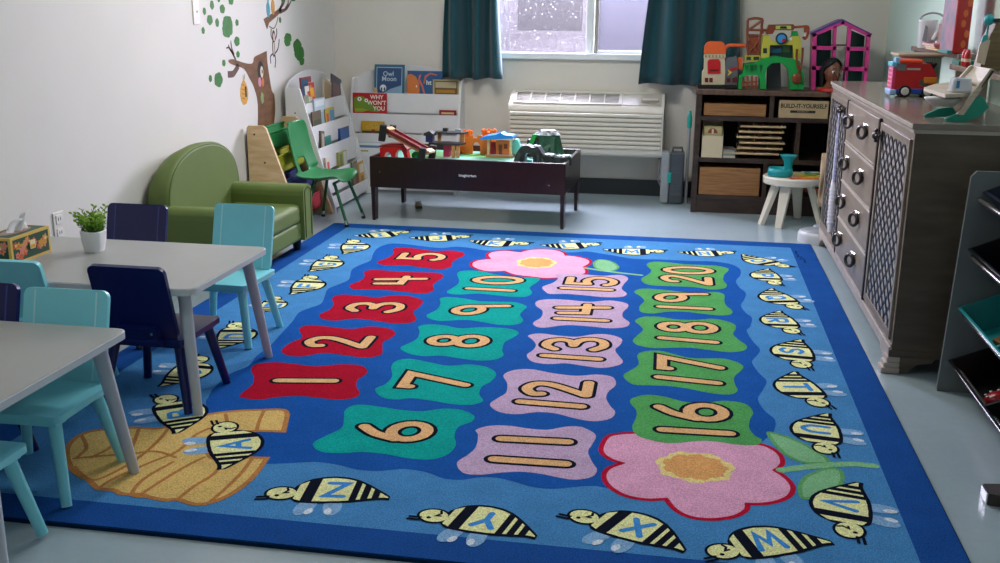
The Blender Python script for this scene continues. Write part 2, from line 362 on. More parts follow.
# numbered stepping patches: (fill, trace, digits as (digit, top pixel, bottom pixel))
A1, B1, C1, D1 = (240,340,4.98), (240,220,3.846), (380,270,4.54), (480,220,3.846)
E1, F1, G1, H1 = (480,350,3.846), (600,320,5.556), (600,230,5.556), (240,340,3.846)
blobs = [
 (red, A1, [(0,275),(60,225),(70,185),(55,150),(80,122),(170,112),(270,120),(380,132),(500,122),(600,128),(635,155),(615,180),(585,200),(580,235),(597,265),(570,288),(490,298),(400,290),(300,280),(190,285),(100,298),(20,290)], [('1',(273,380.5),(339.4,381))]),
 (red, B1, [(160,500),(200,470),(240,452),(228,420),(265,405),(350,412),(430,420),(500,410),(570,418),(598,435),(580,455),(550,470),(548,500),(540,520),(480,530),(400,520),(320,512),(240,525),(180,520)], [('2',(305,341.5),(371,343))]),
 (red, B1, [(305,365),(345,345),(360,325),(355,300),(390,288),(470,293),(530,298),(590,290),(660,295),(703,312),(690,335),(665,355),(678,378),(660,395),(590,398),(520,388),(440,380),(370,388),(320,382)], [('3',(346.6,307),(403.8,308.4))]),
 (red, B1, [(420,252),(460,235),(480,218),(478,200),(510,192),(570,196),(640,200),(710,202),(765,205),(783,218),(765,232),(742,250),(745,270),(710,283),(640,278),(560,270),(490,268),(440,268)], [('4',(372,281),(427,280.5))]),
 (red, B1, [(530,160),(570,145),(590,130),(590,112),(620,106),(690,112),(750,120),(810,118),(855,125),(862,137),(835,150),(815,165),(812,180),(770,190),(700,183),(640,175),(570,175),(535,170)], [('5',(399,256.4),(445.4,257.7))]),
 (teal, H1, [(280,400),(330,370),(390,340),(400,305),(405,270),(450,250),(540,258),(620,270),(700,275),(780,265),(850,270),(900,292),(890,315),(840,335),(825,370),(830,405),(800,440),(740,460),(660,458),(560,440),(470,432),(390,436),(310,430)], [('6',(356,430),(433,433))]),
 (teal, H1, [(520,190),(560,170),(585,140),(582,105),(600,82),(650,73),(720,85),(800,100),(880,95),(950,105),(985,130),(965,160),(930,180),(920,210),(935,235),(890,250),(820,248),(740,235),(660,225),(600,230),(545,220)], [('7',(402,379.5),(471,385))]),
 (teal, C1, [(92,355),(140,330),(170,310),(180,280),(175,258),(220,248),(290,252),(360,265),(440,262),(520,262),(600,270),(630,288),(600,310),(565,330),(555,365),(560,390),(520,408),(440,412),(350,400),(280,390),(200,392),(130,380)], [('8',(425.6,340.5),(489,342))]),
 (teal, C1, [(213,205),(260,180),(275,150),(272,130),(310,124),(380,130),(450,142),(530,145),(610,147),(665,165),(650,185),(635,205),(650,230),(620,248),(550,250),(480,240),(400,228),(330,230),(270,232),(225,222)], [('9',(450,310.7),(509.5,309.6))]),
 (teal, C1, [(305,98),(345,72),(360,50),(350,18),(375,5),(450,5),(520,20),(600,30),(680,35),(725,40),(715,55),(680,80),(690,105),(660,122),(590,122),(520,115),(440,108),(370,112),(320,110)], [('1',(464.8,288.3),(515.5,291)),('0',(472,280),(524,281))]),
 (lilac, (0,0,1), [(457,463),(468,455),(476,447),(478,435),(476,430),(490,426),(510,426),(530,429),(548,430),(565,427),(580,427),(592,432),(596,437),(592,445),(588,452),(592,462),(597,470),(592,477),(575,480),(560,478),(540,474),(520,472),(500,473),(480,475),(463,473)], [('1',(495.6,438.4),(574,442.3)),('1',(488,458.7),(572,464.4))]),
 (lilac, E1, [(38,210),(70,185),(100,165),(105,130),(90,98),(130,78),(200,75),(280,90),(370,100),(450,95),(510,105),(522,135),(495,160),(485,185),(500,215),(520,240),(500,265),(440,275),(370,265),(290,245),(220,240),(140,248),(70,238)], [('1',(515,401.2),(587,407)),('2',(521.6,388.5),(593,390.3))]),
 (lilac, D1, [(180,520),(205,500),(215,480),(200,460),(185,445),(230,437),(300,445),(370,450),(440,440),(500,442),(545,458),(540,480),(520,500),(535,525),(550,545),(530,560),(470,570),(400,562),(330,552),(260,555),(200,545)], [('1',(539.3,355.2),(603.5,359.6)),('3',(542,344.3),(608.7,345.3))]),
 (lilac, D1, [(205,395),(235,375),(240,350),(215,330),(220,312),(270,305),(340,308),(420,315),(500,310),(560,320),(570,335),(550,355),(550,375),(575,395),(560,412),(500,417),(420,410),(330,405),(250,415),(215,410)], [('1',(552.8,318.3),(610,321)),('4',(554,309.7),(611.3,309.7))]),
 (lilac, D1, [(240,258),(280,242),(300,225),(290,212),(330,208),(400,210),(470,215),(540,212),(570,225),(555,245),(545,265),(565,285),(540,297),(470,297),(400,290),(330,285),(270,285),(250,275)], [('1',(559.3,288),(614,290.2)),('5',(565.8,281.1),(617.8,282.4))]),
 (green, (0,0,1), [(630,403),(633,398),(648,395),(665,397),(685,402),(705,403),(725,401),(745,404),(753,412),(750,420),(749,428),(755,436),(762,440),(757,445),(738,445),(718,442),(700,441),(680,443),(665,443),(650,440),(638,436),(632,428),(636,418),(636,410)], [('1',(656.3,429.3),(736,434)),('6',(653,410),(729.6,414))]),
 (green, F1, [(132,305),(180,275),(215,245),(208,195),(250,175),(330,172),(410,190),(490,210),(580,215),(680,215),(760,235),(798,262),(775,290),(745,320),(750,360),(765,390),(740,412),(680,415),(600,405),(500,385),(400,370),(290,365),(190,360),(145,335)], [('1',(653.7,376.5),(723,383.8)),('7',(656.8,362),(725,368))]),
 (green, (0,0,1), [(633,340),(638,335),(643,330),(639,325),(635,321),(643,317),(659,317),(677,319.6),(697,320),(715,319),(733,323.6),(736,328.5),(733,334),(738.6,340),(746.7,346),(744,350.6),(729.6,352.4),(711,350.5),(690,348),(672,348),(654,348.4),(639.6,346),(634,343)], [('1',(657,337.6),(719.7,342.9)),('8',(655.8,326.5),(717.9,329))]),
 (green, G1, [(190,345),(225,328),(290,328),(370,335),(460,345),(550,350),(640,345),(690,360),(690,390),(700,420),(735,450),(720,472),(650,475),(560,465),(470,455),(380,455),(290,465),(225,455),(220,425),(245,395),(225,370)], [('1',(655.8,306.5),(713,309.2)),('9',(653.5,298),(709,297.5))]),
 (green, G1, [(230,270),(265,250),(285,225),(258,195),(290,178),(370,180),(460,190),(560,195),(650,200),(715,218),(690,250),(685,280),(705,305),(690,325),(620,332),(540,320),(450,315),(350,312),(270,305),(238,290)], [('2',(660.3,277.7),(712.5,282.2)),('0',(662.6,270),(714.3,271.4))]),
]
ell_pts = lambda cx, cy, rx, ry, n=18: [(cx+rx*math.cos(2*PI*k/n), cy+ry*math.sin(2*PI*k/n)) for k in range(n+1)]
DIG = {
 '1': [(0, [(.28, 0), (.28, 1)])],
 '2': [(1, [(.1,.74),(.1,.88),(.28,1),(.46,.9),(.48,.7),(.36,.44),(.08,.02)]), (0, [(.08,.0),(.56,.0)])],
 '3': [(1, [(.06,.84),(.22,1),(.44,.96),(.52,.76),(.42,.58),(.24,.53)]), (1, [(.24,.53),(.46,.46),(.56,.26),(.46,.04),(.22,0),(.04,.16)])],
 '4': [(0, [(.08,.92),(.06,.42),(.58,.42)]), (0, [(.4,1),(.4,0)])],
 '5': [(0, [(.54,1),(.12,1),(.1,.56)]), (1, [(.1,.56),(.34,.62),(.54,.48),(.55,.22),(.38,.02),(.16,.02),(.04,.16)])],
 '6': [(1, [(.4,1),(.2,.76),(.06,.42)]), (1, ell_pts(.3,.27,.24,.27))],
 '7': [(0, [(.04,.88),(.04,1),(.54,1),(.26,0)])],
 '8': [(1, ell_pts(.3,.75,.2,.23)), (1, ell_pts(.3,.25,.24,.26))],
 '9': [(1, ell_pts(.3,.72,.23,.26)), (0, [(.52,.72),(.5,0)])],
 '0': [(1, ell_pts(.3,.5,.24,.5))],
}
z_b = layer(); z_o = layer(); z_o2 = layer(); z_f = layer()
flower_z = LAY[0]
for fill, tr, pts, digs in blobs:
    flat(crom([tuple(p) for p in floorpts(zoomed(*tr, pts))], n=4), z_b+.0003, fill)
    for d, tp, bp in digs:
        T, B = at(*tp, z=RZ), at(*bp, z=RZ)
        L = (T-B).length; ax = (T-B)/L; r = .0185
        B = B+ax*r; L = L-2*r; rd = Vector((-.02, 1, 0)); wsc = .25
        for smooth, gl in DIG[d]:
            q = crom([tuple(g) for g in gl], closed=False, n=4) if (smooth and len(gl) < 12) else [Vector((g[0], g[1], 0)) for g in gl]
            w3 = [B+ax*(g.y*L)+rd*((g.x-.29)*wsc) for g in q]
            stroke(w3, r+.0125, z_o+.0004, blk); stroke(w3, r, z_f+.0004, tan)
# flowers
z1, z2 = z_b-.0001, z_b+.0001
ff = zoomed(580,410,4.54,[(97,170),(125,122),(180,108),(240,104),(350,100),(450,95),(560,100),(700,130),(780,150),(850,165),(905,200),(920,238),(905,262),(885,275),(935,308),(967,350),(950,392),(890,418),(820,428),(760,428),(755,455),(700,485),(600,498),(500,487),(430,452),(390,405),(300,408),(200,388),(130,345),(108,300),(130,265),(190,242),(140,225),(103,200)])
w3 = crom([tuple(p) for p in floorpts(ff)], n=5, corners=(13,19,25,31)); flat(w3, z1, pink); stroke(w3+[w3[0]], .0075, z2, crim, 8)
def petal_center(pxc, rx, ry):
    c = at(*pxc, z=RZ); n = 44
    flat([(c.x+rx*(1+.06*math.sin(7*a)+.04*math.sin(17*a))*math.cos(a), c.y+ry*(1+.06*math.sin(7*a)+.04*math.sin(17*a))*math.sin(a)) for a in [2*PI*k/n for k in range(n)]], z2+.00012, yel)
    flat([(c.x+.82*rx*(1+.07*math.sin(9*a+1)+.05*math.sin(19*a))*math.cos(a), c.y+.82*ry*(1+.07*math.sin(9*a+1)+.05*math.sin(19*a))*math.sin(a)) for a in [2*PI*k/n for k in range(n)]], z2+.00024, org)
petal_center((695,467), .108, .1)
bf = zoomed(460,220,5.556,[(245,285),(150,287),(80,268),(60,245),(90,225),(165,215),(150,195),(175,178),(250,170),(335,178),(370,168),(430,162),(520,165),(575,180),(590,197),(650,203),(715,220),(725,240),(690,262),(705,285),(690,302),(600,318),(480,326),(420,320),(300,305)])
w3 = crom([tuple(p) for p in floorpts(bf)], n=5, corners=(0,5,9,14,18)); flat(w3, z1, pink); stroke(w3+[w3[0]], .008, z2, crim, 8)
petal_center((536.5,262.8), .1, .115)
# leaves and stems
def leaf(px, vein=None):
    w3 = crom([tuple(p) for p in floorpts(px)], n=5); stroke(w3+[w3[0]], .006, z2, leaf_d, 6); flat(w3, z1, leaf_g)
leaf(zoomed(700,350,3.846,[(262,322),(300,325),(360,345),(430,380),(495,428),(440,435),(380,428),(315,390)]))
leaf(zoomed(700,440,4.545,[(520,150),(480,170),(455,210),(468,265),(540,252),(610,228),(645,190),(638,140),(580,130)]))
s1 = floorpts(zoomed(700,440,4.545,[(370,138),(470,125),(600,112),(700,110),(790,118)])); stroke(s1, .016, z2+.0001, leaf_g)
leaf(zoomed(460,220,5.556,[(745,240),(775,221),(835,230),(878,258),(862,278),(810,284),(758,268)]))
s1 = floorpts([(585,268),(600,270.5),(620,273),(641,275.3)]); stroke(s1, .012, z2+.0001, leaf_g)
# straw hive
hv = zoomed(60,400,4.167,[(40,185),(100,140),(200,122),(300,116),(400,120),(480,105),(600,65),(720,48),(840,42),(930,42),(948,62),(932,132),(820,130),(700,140),(620,200),(640,245),(760,240),(862,243),(830,290),(780,345),(700,400),(620,430),(560,435),(490,415),(440,418),(370,405),(340,395),(260,392),(220,375),(160,370),(120,335),(60,300),(30,240)])
w3 = crom([tuple(p) for p in floorpts(hv)], n=4, corners=(10,11,16,17)); flat(w3, z2+.0001, hive_y); stroke(w3+[w3[0]], .008, z2+.0002, hive_b, 8)
for ln in ([(60,245),(160,235),(300,225),(400,215),(480,240)], [(60,280),(130,335),(230,300),(330,240),(410,170),(450,120)], [(160,368),(240,320),(380,260),(490,215),(560,150),(620,120)],
           [(340,393),(420,340),(520,280),(600,240)], [(490,415),(560,360),(640,310),(690,245)], [(370,405),(300,395),(350,330),(470,260)], [(700,105),(690,60)], [(820,128),(830,90),(850,45)], [(620,430),(690,370),(760,300),(800,245)], [(90,150),(110,200),(70,240)], [(230,122),(220,190),(130,240)], [(330,118),(300,200)]):
    stroke(crom([tuple(p) for p in floorpts(zoomed(60,400,4.167,ln))], closed=False, n=4), .006, z2+.0003, hive_b, 6)
# alphabet bees: letter, head centre pixel, tail pixel
bees = [('Z',(281,494.6),(389.6,498.8)),('Y',(433,517.2),(536,538.1)),('X',(583,518),(684.8,552)),('W',(724,553),(833,543.4)),('V',(851.8,531),(859.5,483)),('U',(827.4,448.8),(828.7,413.7)),('T',(819.5,402.5),(795.3,371.8)),('S',(803,364.6),(801.8,339.7)),('R',(793,331),(780.3,311)),('Q',(795.6,306.6),(772,288.6)),('P',(775.8,283),(768.6,268.8)),('O',(783,265.7),(742.5,254.4)),('N',(727,252.5),(677.4,252)),('M',(656.7,251.2),(602.7,249.4)),('L',(592.3,244.3),(540,245.2)),('K',(522,243.4),(469,240.7)),('J',(462.4,236.6),(409.3,237.6)),('I',(402,232.2),(352.6,235.8)),('H',(352.3,241.6),(343,254.2)),('G',(329.8,257.8),(309,271.8)),('F',(309,278),(290,294.7)),('E',(274,298.7),(259,313)),('D',(235,325.6),(217,349)),('C',(197,360),(159,387)),('B',(164,400),(175.7,434)),('A',(223,428),(221,470))]
LET = {'A':[(0,[(0,0),(.3,1),(.6,0)]),(0,[(.13,.4),(.47,.4)])],'B':[(0,[(0,0),(0,1)]),(1,[(0,1),(.4,.95),(.4,.6),(0,.52)]),(1,[(0,.52),(.5,.45),(.5,.05),(0,0)])],'C':[(1,[(.5,.85),(.25,1),(.02,.7),(.02,.3),(.25,0),(.5,.15)])],
 'D':[(0,[(0,0),(0,1)]),(1,[(0,1),(.4,.9),(.5,.5),(.4,.1),(0,0)])],'E':[(0,[(.5,1),(0,1),(0,0),(.5,0)]),(0,[(0,.5),(.4,.5)])],'F':[(0,[(.5,1),(0,1),(0,0)]),(0,[(0,.5),(.4,.5)])],
 'G':[(1,[(.5,.85),(.25,1),(.02,.7),(.02,.3),(.25,0),(.52,.15)]),(0,[(.52,.15),(.52,.45),(.3,.45)])],'H':[(0,[(0,0),(0,1)]),(0,[(.5,0),(.5,1)]),(0,[(0,.5),(.5,.5)])],'I':[(0,[(.25,0),(.25,1)]),(0,[(.1,0),(.4,0)]),(0,[(.1,1),(.4,1)])],
 'J':[(1,[(.45,1),(.45,.25),(.25,0),(.03,.2)])],'K':[(0,[(0,0),(0,1)]),(0,[(.5,1),(0,.45),(.5,0)])],'L':[(0,[(0,1),(0,0),(.5,0)])],'M':[(0,[(0,0),(.05,1),(.32,.3),(.6,1),(.65,0)])],'N':[(0,[(0,0),(0,1),(.5,0),(.5,1)])],
 'O':[(1,ell_pts(.28,.5,.27,.5))],'P':[(0,[(0,0),(0,1)]),(1,[(0,1),(.45,.95),(.45,.5),(0,.45)])],'Q':[(1,ell_pts(.28,.5,.27,.5)),(0,[(.3,.25),(.55,-.05)])],'R':[(0,[(0,0),(0,1)]),(1,[(0,1),(.45,.95),(.45,.5),(0,.45)]),(0,[(.15,.45),(.5,0)])],
 'S':[(1,[(.5,.85),(.25,1),(.03,.8),(.15,.55),(.4,.45),(.5,.2),(.25,0),(.02,.15)])],'T':[(0,[(0,1),(.6,1)]),(0,[(.3,1),(.3,0)])],'U':[(1,[(0,1),(0,.3),(.25,0),(.5,.3),(.5,1)])],'V':[(0,[(0,1),(.28,0),(.56,1)])],'W':[(0,[(0,1),(.15,0),(.35,.7),(.55,0),(.7,1)])],
 'X':[(0,[(0,0),(.5,1)]),(0,[(0,1),(.5,0)])],'Y':[(0,[(0,1),(.27,.5),(.54,1)]),(0,[(.27,.5),(.27,0)])],'Z':[(0,[(0,1),(.5,1),(0,0),(.5,0)])]}
BW = [(.10,.10),(.14,.165),(.20,.21),(.30,.24),(.42,.25),(.55,.235),(.66,.20),(.78,.135),(.90,.06),(1.0,.012)]
def bw(t):
    for (a, wa), (b, wb) in zip(BW, BW[1:]):
        if a <= t <= b: return wa+(wb-wa)*(t-a)/(b-a)
    return 0
zw, zw2, zk, zy, zs, zl = [z2+.0005+.00018*k for k in range(6)]
for ch, hp, tp in bees:
    H, T = at(*hp, z=RZ), at(*tp, z=RZ); d = T-H; L = d.length
    if L < .22: T = H+d*(.27/L); d = T-H; L = d.length
    if L > .36: T = H+d*(.33/L); d = T-H; L = d.length
    ax = d/L; lat = Vector((ax.y, -ax.x, 0))                       # towards the wings
    ang = math.atan2(lat.y, lat.x)
    def W(t, s): return H+ax*(t*L)+lat*((s-.13*math.sin(PI*min(1, max(0, t)))**.8)*L)
    for t0, a in ((.28, -.25), (.52, .1)):
        c = W(t0, .33); disc(c, .165*L, .085*L, zw, wing, rot=ang+a); disc(W(t0-a*.2, .42), .06*L, .035*L, zw2, wing_hi, rot=ang+a)
    prof = [k/24 for k in range(2, 25)]
    def bod(g, t0=.1, t1=1.0): 
        ts = [t0+(t1-t0)*k/16 for k in range(17)]
        return [W(t, -max(bw(t)+g, .004)) for t in ts]+[W(t, max(bw(t)+g, .004)) for t in reversed(ts)]
    e = .026
    flat([W(.07,0)]+bod(e)+[], zk, blk); disc(W(0, -.02), (.135+e)*L, (.115+e)*L, zk+.00006, blk, rot=math.atan2(ax.y, ax.x))
    for t0, t1 in ((.13,.20),(.31,.635),(.70,.735),(.80,.835),(.90,.985)): flat(bod(-.012, t0, t1), zy, bee_y)
    disc(W(0, -.02), .135*L, .115*L, zy, bee_y, rot=math.atan2(ax.y, ax.x))
    disc(W(-.03, .03), .022*L, .022*L, zs, blk, n=10); stroke([W(.03,-.1), W(.05,-.05), W(.02,-.01), W(.06,0)], .0035, zs, blk, 6)
    for s0 in (.05, .1): stroke([W(-.1, s0), W(-.2, s0+.02)], .004, zs, blk, 6)
    for smooth, gl in LET[ch]:
        q = crom([tuple(g) for g in gl], closed=False, n=4) if (smooth and len(gl) < 12) else [Vector((g[0], g[1], 0)) for g in gl]
        stroke([W(.475-(g.x-.28)*.34, -.13+g.y*.26) for g in q], .0085, zl, let_b, 6)
# maker's script in the far right border
sg = zoomed(740,220,9.38,[(522,292),(530,320),(548,330),(540,345),(560,350),(575,345),(570,372),(590,360),(600,380),(612,372),(606,400),(622,404)])
stroke(floorpts(sg), .004, z2, rugmat('dark binding', '#0c2c4e'), 6)
o = rug.build('rug'); tag(o, 'blue play rug with numbered patches and alphabet bees on grey floor', 'rug')
def prt(mb, name, root, parent=None, **k):
    shift(mb, root.location); return mb.build(name, parent or root, **k)
def rrect(w, d, r, n=5):
    """rounded rectangle outline"""
    out = []
    for cx, cy, a0 in ((w/2-r, d/2-r, 0), (-w/2+r, d/2-r, 90), (-w/2+r, -d/2+r, 180), (w/2-r, -d/2+r, 270)):
        for k in range(n+1):
            a = R(a0+90*k/n); out.append((cx+r*math.cos(a), cy+r*math.sin(a)))
    return out
# ---------------------------------------------------------------- activity tables
top_m = paint('warm grey table top', '#979a95', .3); edge_m = paint('pale table edge', '#c6cdd2', .35); leg_m = paint('pale grey leg paint', '#b7bfc9', .35)
TH = .425
def make_table(label):
    t = thing('activity_table', label, 'table', group='grey activity tables')
    m = MB(); m.prism([(x, y, TH-.020) for x, y in rrect(.92, .60, .035)], (0, 0, .0185), edge_m); m.prism([(x, y, TH-.0018) for x, y in rrect(.912, .592, .033)], (0, 0, .0018), top_m)
    m.build('tabletop', t)
    for sx in (-1, 1):
        for sy in (-1, 1):
            l = MB(); l.cone((sx*.40, sy*.235, TH-.021), (sx*.445, sy*.285, .013), .021, .0145, leg_m, 18); l.build('leg', t)
    m = MB()
    for sx in (-1, 1):
        for sy in (-1, 1): m.box((sx*.395, sy*.23, TH-.026), (.07, .07, .012), leg_m)
    m.build('mounting_plate', t)
    return t
far_t = make_table('grey activity table by the wall, with tissue box and potted plant on it'); far_t.location = (.12, 1.0, 0)
near_t = copy_tree(far_t); near_t.location = (.135, .01, 0); near_t['label'] = 'bare grey activity table in the front left corner, half out of frame'
# ---------------------------------------------------------------- toddler chairs
def make_chair(label, pm, gm):
    t = thing('toddler_chair', label, 'chair', group='toddler chairs around the grey tables')
    m = MB(); m.prism([(x, y, .236) for x, y in rrect(.29, .27, .02)], (0, 0, .018), pm); m.build('seat', t, bevel=.003)
    # local front is -y; the backrest leans back (+y)
    a = R(15); C = Vector((0, .118, .262)); up = Vector((0, math.sin(a), math.cos(a))); nb = Vector((0, math.cos(a), -math.sin(a)))
    m = MB(); H, Wb = .256, .252
    m.prism([C+Vector((x, 0, 0))+up*(y+H/2-.01) for x, y in rrect(Wb, H, .022)], nb*.015, pm)
    b = m.build('backrest', t, bevel=.003)
    m = MB()
    for x in (-.092, .092): m.prism([C+Vector((x+dx, 0, 0))+up*yy-nb*.0006 for dx, yy in ((-.0022, -.004), (.0022, -.004), (.0022, H-.016), (-.0022, H-.016))], nb*.0005, gm)
    m.build('groove', b)
    m = MB(); q = [(-.07, -.012), (.07, -.012), (.07, .03), (.064, .043), (-.064, .043), (-.07, .03)]
    m.prism([C+Vector((x, 0, 0))+up*y+nb*.0155 for x, y in q], nb*.018, pm); m.box((0, .135, .243), (.16, .03, .014), pm)
    bb = m.build('back_bracket', t, bevel=.002)
    m = MB()
    for x in (-.05, .05): m.cone(C+Vector((x, 0, 0))+up*.022+nb*.0334, C+Vector((x, 0, 0))+up*.022+nb*.0352, .005, .0045, chrome, 10)
    m.build('screw', bb)
    for sx in (-1, 1):
        for sy in (-1, 1):
            m = MB(); m.cone((sx*.108, sy*.098, .233), (sx*.146, sy*.142, .013), .0175, .0135, pm, 16); m.build('leg', t)
    for sy in (-1, 1):
        m = MB(); m.box((0, sy*.098, .228), (.255, .05, .014), pm); m.build('seat_rail', t, bevel=.002)
    return t
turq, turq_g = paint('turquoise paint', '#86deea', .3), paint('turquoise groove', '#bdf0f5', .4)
navy_p, navy_g = paint('navy paint', '#0b1656', .28), paint('navy groove', '#39458a', .4)
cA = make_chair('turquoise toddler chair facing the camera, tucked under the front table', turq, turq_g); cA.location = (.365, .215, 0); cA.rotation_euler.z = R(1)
cC = make_chair('navy toddler chair with its back to the camera, at the far table', navy_p, navy_g); cC.location = (.385, .858, 0); cC.rotation_euler.z = R(180)
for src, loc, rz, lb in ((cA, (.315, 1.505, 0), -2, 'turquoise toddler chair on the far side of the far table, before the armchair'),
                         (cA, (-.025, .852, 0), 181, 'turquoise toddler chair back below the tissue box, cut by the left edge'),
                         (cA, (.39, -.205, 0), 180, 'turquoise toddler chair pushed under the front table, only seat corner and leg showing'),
                         (cC, (.075, .235, 0), 0, 'navy toddler chair at the left edge beside the front turquoise chair'),
                         (cC, (-.09, 1.42, 0), 0, 'navy toddler chair behind the potted plant on the far side')):
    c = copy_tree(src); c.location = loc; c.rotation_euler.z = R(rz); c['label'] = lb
# ---------------------------------------------------------------- tissue box and plant
tx = thing('tissue_box', 'yellow floral tissue box on the far grey table', 'tissue box', (-.185, .968, TH))
m = MB(); yb = paint('yellow card', '#dcb75a', .5); dg = paint('dark green card', '#1f4a33', .5); flo = [paint('floral '+n, c, .5) for n, c in (('orange', '#d4652f'), ('pink', '#e08a78'), ('yellow', '#d9a23a'), ('cream', '#eadcae'))]
x0, x1, y0, y1, h = -.055, .055, -.108, .108, .092
m.bx(x0, x1, y0, y1, 0, h, yb)
def face_art(P, w, hh, seed):
    rr = random.Random(seed); m.poly([P(a, b) for a, b in ((.01, .009), (w-.01, .009), (w-.01, hh-.009), (.01, hh-.009))], dg)
    for k in range(int(w*95)):
        cx, cy, r = .022+(w-.044)*((k*.618+.1*seed) % 1), rr.uniform(.022, hh-.022), rr.uniform(.009, .0145); c = flo[k % 3]
        m.poly([P(cx+r*(1+.25*math.cos(5*a))*math.cos(a), cy+r*(1+.25*math.cos(5*a))*math.sin(a), .0004+.00004*k) for a in [2*PI*i/20 for i in range(20)]], c)
        m.poly([P(cx+r*.4*math.cos(a), cy+r*.4*math.sin(a), .0016+.00004*k) for a in [2*PI*i/10 for i in range(10)]], flo[(k+1) % 4])
    return
face_art(lambda a, b, e=.0003: (x1+e, y0+a, b), .216, h, 3); face_art(lambda a, b, e=.0003: (x0+a, y0-e, b), .11, h, 5)
m.poly([(x1+.004, -.012, .036), (x1+.004, .018, .036), (x1+.004, .018, .066), (x1+.004, -.012, .066)], flo[3]); m.poly([(x1+.0042, -.010, .038), (x1+.0042, .016, .038), (x1+.0042, .016, .05), (x1+.0042, -.010, .05)], flo[2])
m.poly([(x0+.008, y0+.008, h+.0005), (x1-.008, y0+.008, h+.0005), (x1-.008, y1-.008, h+.0005), (x0+.008, y1-.008, h+.0005)], dg)
m.prism([(.03*math.cos(a), .075*math.sin(a), h+.0007) for a in [2*PI*i/24 for i in range(24)]], (0, 0, .0006), mat('slot film', '#8f6a55', .3))
m.build('carton', tx)
m = MB(); tis = mat('tissue paper', '#efeff2', .9); rows = []
for j in range(9):
    t = j/8; row = []
    for k in range(15):
        u = -1+2*k/14; row.append((.004+.018*math.sin(3*u+2*t)*t+.008*math.sin(9*u), .062*u*(1-.55*t)+.03*t, h-.01+.064*t*(1-.35*abs(u-.2))+.008*math.sin(7*u)*t))
    rows.append(row)
m.grid(rows, tis); m.build('tissue', tx, solid=.0012)
pl = thing('potted_plant', 'small green artificial plant in a white pot on the grey table', 'plant', (.012, 1.115, TH))
m = MB()
def sq(w, z, r=.25): return [(x, y, z) for x, y in rrect(w, w, w*r, 4)]
rings = [sq(.062, 0), sq(.067, .012), sq(.078, .045), sq(.083, .078), sq(.083, .082), sq(.075, .082), sq(.073, .068)]
potm = plastic('white glazed pot', '#e9eaec', .25)
m.grid(rings, potm, closed_u=True); m.poly(list(reversed(rings[0])), potm); m.poly(rings[-1], mat('moss', '#2f4a1c', .9)); m.build('pot', pl)
m = MB(); gl = [mat('leaf '+n, c, .5, var=.15, vscale=60) for n, c in (('bright', '#94bd3a'), ('mid', '#6da032'), ('deep', '#4f8529'))]; rr = random.Random(11)
def leaf3(m, p, d, w, l, mt):
    d = d.normalized(); u, v = frame(d); u = u*math.cos(rr.random()*6)+v*math.sin(rr.random()*6); n = d.cross(u)
    m.poly([p, p+d*l*.35+u*w, p+d*l*.75+u*w*.8, p+d*l+n*w*.3, p+d*l*.75-u*w*.8, p+d*l*.35-u*w], mt)
for k in range(46):
    a = rr.uniform(0, 2*PI); s = rr.uniform(0, 1)**.6*.8; d = Vector((math.cos(a)*s, math.sin(a)*s, 1)).normalized(); L = rr.uniform(.06, .125)*(1-.25*s); b = Vector((rr.uniform(-.022, .022), rr.uniform(-.022, .022), .068))
    m.tube([b, b+d*L*.5, b+d*L], .0011, gl[2], 4)
    for j in range(13):
        t = .2+.8*j/12; a2 = j*2.4; dd = (d*.55+Vector((math.cos(a2), math.sin(a2), .25))).normalized(); leaf3(m, b+d*L*t, dd, .0048, .0165, gl[0 if t > .6 else (1 if rr.random() > .35 else 2)])
m.build('foliage', pl); pl.scale = (.9, .9, .9)
# ---------------------------------------------------------------- green loveseat
olive = mat('olive vinyl', '#5d7032', .65, var=.05, vscale=5, bump=.05, bscale=220); seam = mat('olive seam', '#39471c', .95, spec=.05); foot_m = mat('black foot', '#15110f', .4)
ls = thing('armchair', "child's olive green armchair with a round back, against the left wall", 'armchair', (-.18, 2.58, 0))
m = MB(); m.bx(-.42, .085, 2.28, 2.93, .075, .175, olive); prt(m, 'base', ls, bevel=.02, seg=4)
m = MB(); m.bx(-.28, .09, 2.30, 2.90, .165, .27, olive); prt(m, 'seat_cushion', ls, bevel=.03, seg=5)
for y0 in (2.185, 2.895):
    m = MB(); prof = [(y0, .075), (y0+.125, .075), (y0+.125, .31), (y0+.115, .345), (y0+.085, .362), (y0+.03, .362), (y0+.006, .345), (y0, .31)]
    m.prism([(-.42, y, z) for y, z in prof], (.525, 0, 0), olive); a = prt(m, 'arm', ls, bevel=.018, seg=4)
    m = MB(); m.tube([(.107, y0+.02, .09), (.107, y0+.02, .335), (.107, y0+.06, .35), (.107, y0+.105, .335), (.107, y0+.105, .09)], .0018, seam, 6); prt(m, 'piping', ls, a)
    m = MB(); m.tube([(-.41, y0-.001 if y0 < 2.5 else y0+.126, .205), (.10, y0-.001 if y0 < 2.5 else y0+.126, .205)], .0018, seam, 6); prt(m, 'piping', ls, a)
m = MB(); dome = []
for k in range(41):
    a = PI*k/40; c, s_ = math.cos(a), math.sin(a); dome.append((2.625-0.395*math.copysign(abs(c)**.92, c), .345+.262*abs(s_)**.80))
dome = [(2.205, .16)]+dome+[(3.025, .16)]
rings = [[(x, 2.615+(y-2.615)*k, .16+(z-.16)*k) for y, z in dome] for x, k in ((-.292, .955), (-.297, .985), (-.311, 1), (-.345, .99), (-.40, .93), (-.43, .86))]
m.grid(rings, olive, closed_u=True); m.poly(rings[0], olive); m.poly(rings[-1][::-1], olive); b = prt(m, 'backrest', ls)
